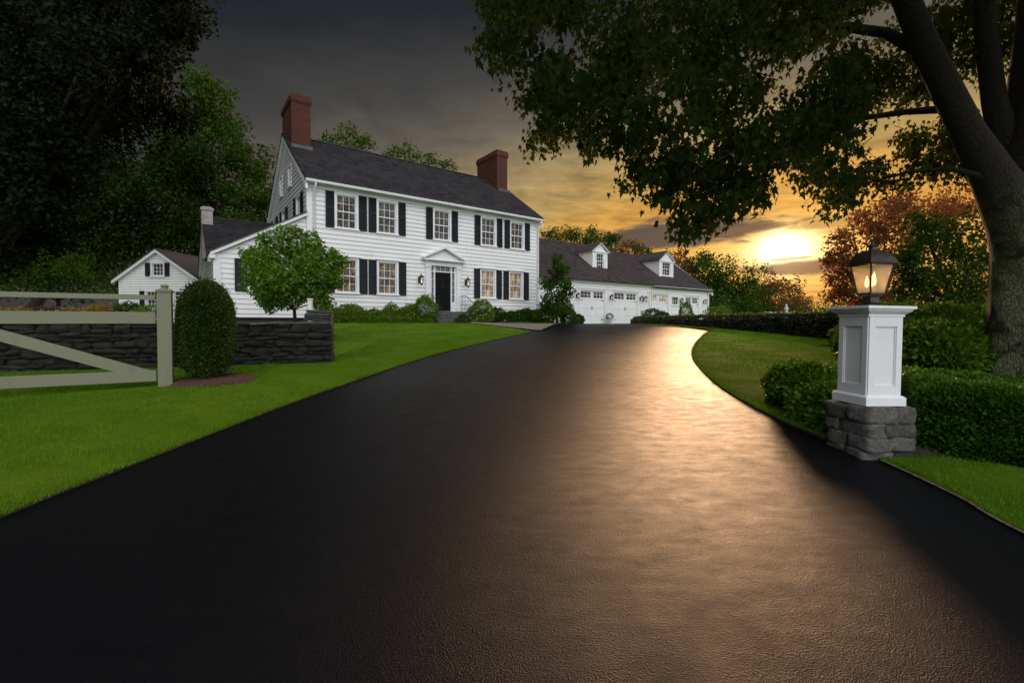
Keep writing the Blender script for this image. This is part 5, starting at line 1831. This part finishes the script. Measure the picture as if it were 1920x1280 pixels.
# upright dark shrub at the corner between house and garage
tree('tall_shrub', 'tall dark leafy shrub between the big house and the garage', 'shrub',
     [(1042, 505, 22, 26.0), (1032, 530, 26, 25.9), (1056, 540, 26, 25.8), (1042, 570, 34, 25.8), (1060, 585, 26, 25.6), (1028, 590, 26, 25.7), (1042, 484, 13, 26.0), (1058, 512, 18, 26)],
     MT['mid'], leaf=.14, cover=5.5, trunk=(1043, 25.9), tr=.05, seed=33)
for i, (px, D, r, h) in enumerate(((1018, 25.6, .55, .7), (1065, 27.5, .5, .9), (1082, 28.6, .4, .55))):
    x = (px - 960) / F * D
    shrub('garden_shrub', ('dark shrub at the right corner of the big house', 'dark shrub left of the first garage door', 'small dark plant in front of the first garage door frame')[i], 'shrub', [(x, D, zt_(x, D) + h * .45, r, r, h * .6)], MT['mid'], .09, 2600, seed=180 + i, lump=.4)
# pot between the garage doors
px_, py_ = hp(tof(1143, .55), .55)
pot = thing('plant_pot', 'potted plant standing between the two left garage doors', 'plant pot', (px_, py_, 1.39))
MB().lathe([(.14, 0), (.20, .30), (.22, .30), (.22, .34), (.18, .34)], sides=16).build('pot', MT['white_stone'], pot, smooth=False)
rr_ = np.random.default_rng(9); q = rr_.normal(0, 1, (260, 3)); q /= np.linalg.norm(q, axis=1, keepdims=True)
leaf_obj('foliage', leaves_quads(q * [.22, .22, .2] + [0, 0, .5], .09, rr_, .1, q, .6, .6), 4, MT['mid'], pot)
# shrub at the start of the far wall
for i, (px, D, r, h, m_) in enumerate(((1222, 31.2, .7, .9, 'mid'), (1286, 30.5, .45, 1.35, 'bright'), (1345, 33, .8, 1.2, 'bright'), (1240, 29.5, .5, .7, 'box'))):
    x = (px - 960) / F * D
    shrub('garden_shrub', ('dark shrub where the far wall meets the garage', 'light green plant rising over the wall in front of the last garage door', 'light green bush right of the garage corner', 'low dark plant at the foot of the far wall near the garage')[i], 'shrub',
          [(x, D, zt_(x, D) + h * .5, r, r, h * .6)], MT[m_], .10, 2600, seed=190 + i, lump=.4)

# flowers and plants behind the left wall
for i, (px, D, r, h, m_, nf) in enumerate(((20, 13.0, .8, .62, 'gold', 40), (95, 13.2, .8, .55, 'dry', 60), (150, 13.3, .7, .55, 'gold', 60), (195, 13.1, .55, .65, 'gold', 30), (238, 13.3, .5, .74, 'mid', 0), (275, 13.3, .6, .62, 'bright', 0), (60, 13.6, .6, .5, 'dry', 60))):
    x = (px - 960) / F * D
    zc = 1.5 + h * .35
    shrub('border_plant', ('golden leaved plant at the far left behind the stone wall', 'russet flowering plant behind the gate', 'golden plant with orange flowers behind the gate rail', 'yellow-green plant in the middle of the border behind the gate', 'dark green plant in the border left of the gate post', 'bright green mound just left of the gate post', 'reddish flowering plant near the left end of the border')[i], 'plant',
          [(x, D, zc - .25, r, r * .7, h * .75)], MT[m_], .07, 4000, seed=200 + i, lump=.35, flowers=nf, fmat='oflower', fsize=.06)

# ------------------------------------------------------------------ garden ornaments beyond the right wall
s_ = at(1474, 591, 24.5); zg0 = float(hgt(s_.x, s_.y))
st_o = thing('garden_statue', 'slim white garden statue on a plinth beyond the right wall', 'statue', (s_.x, s_.y, zg0))
MB().frust(.16, .13, 0, .35).frust(.18, .18, .35, .40).build('plinth', MT['white_stone'], st_o)
MB().lathe([(.10, .40), (.12, .48), (.09, .62), (.075, .78), (.10, .88), (.115, .96), (.06, 1.02), (.035, 1.04), (.055, 1.09), (.045, 1.15), (.01, 1.18)], sides=12).build('figure', MT['white_stone'], st_o, smooth=True)
s_ = at(1435, 590, 25.5)
MBu = MB().lathe([(.12, 0), (.10, .06), (.05, .12), (.05, .30), (.12, .42), (.17, .60), (.19, .62), (.14, .66), (.03, .78)], sides=14)
ur = thing('garden_urn', 'small white urn left of the garden statue', 'urn', (s_.x, s_.y, float(hgt(s_.x, s_.y))))
MBu.build('urn', MT['white_stone'], ur, smooth=True)
s_ = at(1465, 592, 26.0)
bn = thing('stone_bench', 'low white bench behind the garden statue', 'bench', (s_.x, s_.y, float(hgt(s_.x, s_.y)) + .30), .1)
MB().box(-.9, .9, -.2, .2, .38, .45).build('seat', MT['white_stone'], bn, bevel=.01)
for sx in (-.65, .65): MB().box(sx - .08, sx + .08, -.15, .15, -.32, .38).build('leg', MT['white_stone'], bn, bevel=.01)

# ------------------------------------------------------------------ trees
# left: big dark maples over the lawn
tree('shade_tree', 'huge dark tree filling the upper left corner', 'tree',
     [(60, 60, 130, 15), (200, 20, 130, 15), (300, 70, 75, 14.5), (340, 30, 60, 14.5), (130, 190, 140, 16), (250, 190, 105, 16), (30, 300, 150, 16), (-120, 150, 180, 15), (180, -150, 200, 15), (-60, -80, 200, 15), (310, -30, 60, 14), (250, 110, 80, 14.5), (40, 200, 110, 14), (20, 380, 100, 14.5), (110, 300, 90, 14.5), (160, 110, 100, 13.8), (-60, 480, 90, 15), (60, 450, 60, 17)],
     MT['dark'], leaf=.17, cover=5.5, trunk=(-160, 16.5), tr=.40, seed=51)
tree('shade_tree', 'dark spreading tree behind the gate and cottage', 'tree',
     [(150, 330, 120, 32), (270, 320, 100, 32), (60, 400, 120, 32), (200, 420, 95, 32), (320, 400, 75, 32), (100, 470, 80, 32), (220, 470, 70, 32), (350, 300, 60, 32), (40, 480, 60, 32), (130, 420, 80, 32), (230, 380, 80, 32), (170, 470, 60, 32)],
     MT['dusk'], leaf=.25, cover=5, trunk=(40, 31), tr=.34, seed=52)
tree('shade_tree', 'tall green tree rising behind the cottage and wing', 'tree',
     [(400, 200, 62, 34), (370, 240, 60, 34), (430, 260, 60, 34), (350, 300, 70, 34), (410, 330, 70, 35), (470, 300, 50, 35), (490, 350, 45, 35), (440, 390, 60, 35), (500, 400, 40, 36), (350, 370, 70, 34), (380, 170, 40, 34)],
     MT['mid'], leaf=.26, cover=4.2, trunk=(410, 34), tr=.35, seed=53)
tree('shade_tree', 'lower green tree close behind the wing roof', 'tree',
     [(300, 440, 55, 33), (350, 430, 50, 33), (395, 440, 45, 34), (440, 430, 45, 34), (490, 430, 40, 36), (360, 470, 40, 33)],
     MT['mid'], leaf=.24, cover=4.0, trunk=(370, 34), tr=.25, seed=54)
tree('understory_tree', 'low dark bush under the trees at the far left', 'tree',
     [(60, 520, 60, 26), (140, 530, 55, 27), (200, 520, 45, 31), (10, 510, 60, 24), (110, 500, 50, 28)],
     MT['mid'], leaf=.18, cover=3.5, trunk=(110, 27), tr=.12, seed=55)
tree('garden_tree', 'leafy tree crown showing over the roof beside the left chimney', 'tree',
     [(650, 262, 36, 42), (620, 268, 26, 42), (680, 272, 28, 42), (650, 300, 40, 42)], MT['mid'], leaf=.26, cover=2.4, trunk=(650, 42), tr=.28, seed=56)
tree('garden_tree', 'leafy tree crown showing over the middle of the roof', 'tree',
     [(760, 290, 34, 46), (735, 292, 22, 46), (800, 300, 28, 46), (835, 315, 24, 46), (780, 330, 40, 46)], MT['mid'], leaf=.27, cover=2.0, trunk=(780, 46), tr=.28, seed=57)
# tree row behind the garage
for i, (px, py, r, D, m_) in enumerate(((1030, 448, 26, 58, 'mid'), (1068, 444, 26, 58, 'mid'), (1105, 448, 28, 60, 'mid'), (1140, 455, 28, 60, 'mid'), (1178, 468, 26, 58, 'warm'), (1205, 470, 22, 60, 'mid'))):
    tree('background_tree', ('first tree of the row over the garage roof, next to the big house', 'second tree of the row over the garage roof', 'tree of the row over the garage roof just left of its left dormer', 'tree of the row over the garage roof just right of its left dormer', 'reddish tree between the two dormers', 'small tree just left of the right dormer')[i], 'tree',
         [(px, py, r, D), (px - r * .5, py + r, r, D), (px + r * .5, py + r * 1.1, r, D)], MT[m_], leaf=.30, cover=4.2, group='trees behind the garage', seed=60 + i, tr=.25)
RT = [(1275, 490, 30, 56, 'warm'), (1310, 492, 36, 56, 'mid'), (1350, 505, 40, 52, 'mid'), (1395, 522, 40, 50, 'mid'), (1435, 530, 38, 52, 'warm'), (1478, 545, 34, 54, 'warm'), (1505, 570, 24, 56, 'flare')]
RL = ['tree directly behind the right dormer', 'broad tree right of the right dormer', 'tall green tree just right of the garage end', 'green tree under the dark cloud', 'tree left of the setting sun', 'tree right below the setting sun', 'small tree with sun flare in its leaf colour at the bottom of the sky gap']
for i, (px, py, r, D, m_) in enumerate(RT):
    tree('background_tree', RL[i], 'tree', [(px, py, r, D), (px - r * .5, py + r * .9, r, D + .5), (px + r * .5, py + r, r, D - .5), (px, py + r * 1.7, r * 1.1, D)], MT[m_], leaf=.30, cover=3.2, group='trees beyond the right lawn', seed=80 + i, tr=.28)
for i, (px, py, r, D, m_) in enumerate(((1350, 570, 26, 44, 'mid'), (1400, 575, 24, 43, 'mid'), (1450, 582, 20, 45, 'mid'), (1500, 588, 18, 46, 'mid'), (1545, 585, 22, 42, 'mid'), (1600, 575, 30, 38, 'mid'), (1530, 595, 14, 36, 'mid'))):
    tree('hedgerow_bush', 'dark bush in the row along the far edge of the garden', 'bush', [(px, py, r, D), (px - r, py + r * .5, r * .8, D), (px + r, py + r * .5, r * .8, D)], MT[m_], leaf=.22, cover=3.0, group='bushes along the far garden edge', seed=100 + i, tr=.1)
tree('garden_tree', 'backlit tree with sun flare in its leaf colour, right of the sunset, behind the lantern', 'tree',
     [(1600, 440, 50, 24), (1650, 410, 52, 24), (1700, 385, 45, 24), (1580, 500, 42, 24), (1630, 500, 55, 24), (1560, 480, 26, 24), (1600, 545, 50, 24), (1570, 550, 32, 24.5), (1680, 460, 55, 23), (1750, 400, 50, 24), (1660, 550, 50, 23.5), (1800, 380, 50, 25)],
     MT['flare'], leaf=.19, cover=3.8, trunk=(1650, 24), tr=.22, seed=120)
tree('garden_tree', 'dense green tree between the lantern and the big trunk', 'tree',
     [(1700, 490, 44, 10.3), (1705, 545, 36, 10.3), (1722, 425, 40, 10.5), (1745, 470, 58, 10.6), (1800, 445, 60, 10.8), (1725, 520, 46, 10.4), (1790, 530, 60, 10.6), (1850, 480, 60, 11), (1760, 560, 42, 10.6), (1830, 560, 46, 10.8), (1920, 500, 80, 11.2)],
     MT['mid'], leaf=.10, cover=3.6, trunk=(1800, 10.8), tr=.11, seed=121)
tree('understory_tree', 'dark low yew behind the wall between lantern and trunk', 'tree',
     [(1730, 572, 30, 15), (1780, 575, 32, 15), (1830, 575, 30, 15), (1690, 578, 24, 15.5), (1880, 570, 40, 15)], MT['dark'], leaf=.12, cover=4.0, trunk=(1780, 15), tr=.10, seed=122)

# ------------------------------------------------------------------ the big maple at the right
mx, my = 7.66, 6.65
mz = float(hgt(mx, my)) - .1
maple = thing('maple_tree', 'massive maple with mottled bark and a canopy over the right half of the drive', 'tree', (mx, my, mz))
O3 = np.array([mx, my, mz])
def A3(px, py, D): return np.array(at(px, py, D)) - O3
tk_ = MB()
tk_.tube([(0, 0, -.1), (0, 0, .25), (-.02, 0, .7), (-.03, 0, 1.4), (-.04, 0, 2.4), (0, 0, 3.4), (.15, .05, 4.5), (.35, .1, 7.0), (.5, .2, 10)], [.84, .66, .56, .51, .49, .54, .46, .36, .20], 64, .06, seed=3)
for p, rad, sd in (
        ([A3(1945, 600, 6.65), A3(1938, 500, 6.6), A3(1915, 415, 6.5), A3(1866, 335, 6.45), A3(1816, 250, 6.4), A3(1776, 170, 6.4), A3(1736, 88, 6.3), A3(1690, -20, 6.2), A3(1610, -200, 6.0)], [.42, .40, .36, .25, .185, .17, .155, .14, .08], 1),
        ([A3(1945, 430, 6.7), A3(1917, 345, 6.75), A3(1886, 270, 6.8), A3(1864, 190, 6.85), A3(1850, 80, 6.9), A3(1840, -60, 7.0), A3(1810, -300, 7.1)], [.34, .27, .175, .145, .135, .12, .07], 2),
        ([A3(1770, 150, 6.4), A3(1725, 95, 6.45), A3(1660, 62, 6.6), A3(1500, 40, 7.1), A3(1300, 70, 7.4), A3(1120, 120, 7.8)], [.12, .09, .07, .055, .045, .02], 4),
        ([A3(1805, 225, 6.45), A3(1765, 205, 6.7), A3(1700, 210, 7.1), A3(1560, 230, 7.6), A3(1400, 290, 8.0), A3(1310, 380, 8.2)], [.09, .06, .045, .035, .025, .012], 5),
        ([A3(1880, 365, 6.5), A3(1832, 328, 6.4), A3(1785, 316, 6.5), A3(1705, 322, 6.9), A3(1600, 350, 7.5)], [.09, .045, .032, .022, .01], 6),
        ([A3(1710, -10, 6.2), A3(1450, -80, 6.4), A3(1200, -60, 6.7), A3(1000, 0, 7.0)], [.15, .1, .06, .02], 7)):
    tk_.tube(p, rad, 16, .05, seed=sd)
tk_.build('trunk', MT['bark'], maple, smooth=True)
POLY = np.array([(905, 70), (940, 128), (985, 165), (1003, 195), (1030, 205), (992, 245), (1010, 262), (1050, 285), (1085, 270), (1110, 285), (1165, 262), (1195, 275), (1180, 330), (1215, 345), (1260, 370), (1275, 395), (1258, 425), (1295, 440), (1330, 415), (1360, 405), (1400, 410), (1440, 368), (1462, 315), (1495, 300), (1500, 335), (1540, 375), (1570, 390), (1592, 375), (1610, 340), (1650, 345), (1700, 350), (1750, 320), (1800, 335), (1830, 300), (1900, 330), (2300, 420), (2500, -500), (900, -500), (860, -100), (925, 10)], float)


def inside(P, x, y):
    n = len(P); c = np.zeros(len(x), bool); j = n - 1
    for i in range(n):
        xi, yi = P[i]; xj, yj = P[j]
        cond = ((yi > y) != (yj > y)) & (x < (xj - xi) * (y - yi) / (yj - yi + 1e-12) + xi)
        c ^= cond; j = i
    return c


r_ = np.random.default_rng(500)
NS = 4600
sx = r_.uniform(880, 2300, NS * 3); sy = r_.uniform(-420, 445, NS * 3)
ok = inside(POLY, sx, sy)
# holes where sky shows
for (hx, hy, ra, rb) in ((1478, 318, 22, 32), (1680, 205, 34, 26), (1832, 205, 10, 60), (1485, 22, 26, 12), (1625, 215, 20, 12), (1400, 15, 14, 8), (1575, 290, 16, 8)):
    ok &= ((sx - hx) / ra) ** 2 + ((sy - hy) / rb) ** 2 > 1
nz_ = np.sin(sx * .021 + np.sin(sy * .03) * 2) + np.sin(sy * .027 + sx * .013 + 1.3) + np.sin(sx * .055 - sy * .043) * .7
ok &= (nz_ + r_.normal(0, .5, len(sx))) > np.where(sx > 1640, -.45, -.62)
inview = (sy > -40) & (sx < 1960)
ok &= inview | (r_.uniform(0, 1, len(sx)) < .45)
sx, sy = sx[ok][:NS], sy[ok][:NS]
NO = 3200      # unseen maple sprays added right of and above the frame to shade the limbs
sx = np.concatenate([sx, np.full(NO, 3000.0)]); sy = np.concatenate([sy, np.full(NO, -900.0)])
VL = []; twig = MB()
Nl = 0
leafsz = .088
mp3 = np.column_stack([MAPLE, np.zeros(len(MAPLE))])
mp3[:, 2] = -.18 * np.abs(mp3[:, 0]) - .10 * mp3[:, 1] ** 2
allV = []
for i in range(len(sx)):
    D = r_.uniform(4.9, 9.0) if sx[i] < 1620 else r_.uniform(6.9, 10.0)
    if sx[i] > 1840 and sy[i] > -30 and r_.uniform() < .6: continue
    c0 = np.array(at(sx[i], sy[i], D)) - O3
    if sx[i] > 2900:
        yb_ = r_.uniform(.5, 6.0)
        c0 = np.array([r_.uniform(4.2, 11.0), yb_, r_.uniform(max(5.0, 2.1 + .76 * yb_), 10.0)]) - O3; D = 8
    # spray: a drooping twig from upper right to lower left, foreshortened by depth
    ln = r_.uniform(.30, .62) * D / 7
    dirv = np.array([-.80 + r_.normal(0, .35), r_.normal(-.1, .55), -.42 + r_.normal(0, .22)]); dirv /= np.linalg.norm(dirv)
    s0 = c0 - dirv * ln * .5
    m = r_.integers(13, 20)
    tpar = r_.uniform(0, 1, m)
    P = s0 + dirv * ln * tpar[:, None] + np.array([0, 0, -.12]) * (tpar ** 2)[:, None] + r_.normal(0, .055, (m, 3))
    P[:, 2] -= .03
    if i % 2 == 0:
        twig.tube([s0, s0 + dirv * ln * .5 + np.array([0, 0, -.03]), s0 + dirv * ln + np.array([0, 0, -.12])], [.006, .004, .002], 3, cap=False)
    a, b = basis(r_, m, 1.25, None, .60)
    c = np.cross(b, a)
    s = (leafsz * r_.uniform(.65, 1.25, m))[:, None, None]
    q = P[:, None, :] + (mp3[None, :, 0:1] * b[:, None, :] + mp3[None, :, 1:2] * a[:, None, :] + mp3[None, :, 2:3] * c[:, None, :]) * s
    allV.append(q)
Q = np.concatenate(allV)                    # n, 14, 3
n = len(Q); k = len(MAPLE)
V = Q.reshape(-1, 3)
# fan from vertex 0
fan = np.array([(0, j, j + 1) for j in range(1, k - 1)] + [(0, k - 1, 1)])
fan = np.array([(0, j, j + 1) for j in range(1, k - 1)])
idx = (np.arange(n)[:, None, None] * k + fan[None]).reshape(-1)
fast_mesh('crown', V, idx, 3, MT['maple'], maple)
twig.build('twig', MT['bark2'], maple)

# thin stone-dust edging seen along the drive on the right
eg = MB(); ys = np.linspace(2.2, 4.15, 60); r_ = np.random.default_rng(4)
for y0, y1 in zip(ys[:-1], ys[1:]):
    x0, x1 = float(xR(y0)), float(xR(y1))
    w0 = .022 + .006 * math.sin(y0 * 9)
    z0_, z1_ = float(hgt(x0, y0)) + .012, float(hgt(x1, y1)) + .012
    eg.add([(x0 - .002, y0, z0_), (x0 + w0, y0, z0_ + .006), (x1 + w0, y1, z1_ + .006), (x1 - .002, y1, z1_)], [(0, 1, 2, 3)])
eo = eg.build('edging', simple('tan_edging', (.19, .13, .075), .9, .3, 20, .5, 60)); tag(eo, kind='structure')

for o in bpy.data.objects:
    if o.type == 'MESH' and o.parent is None and 'category' in o.keys() and False: pass
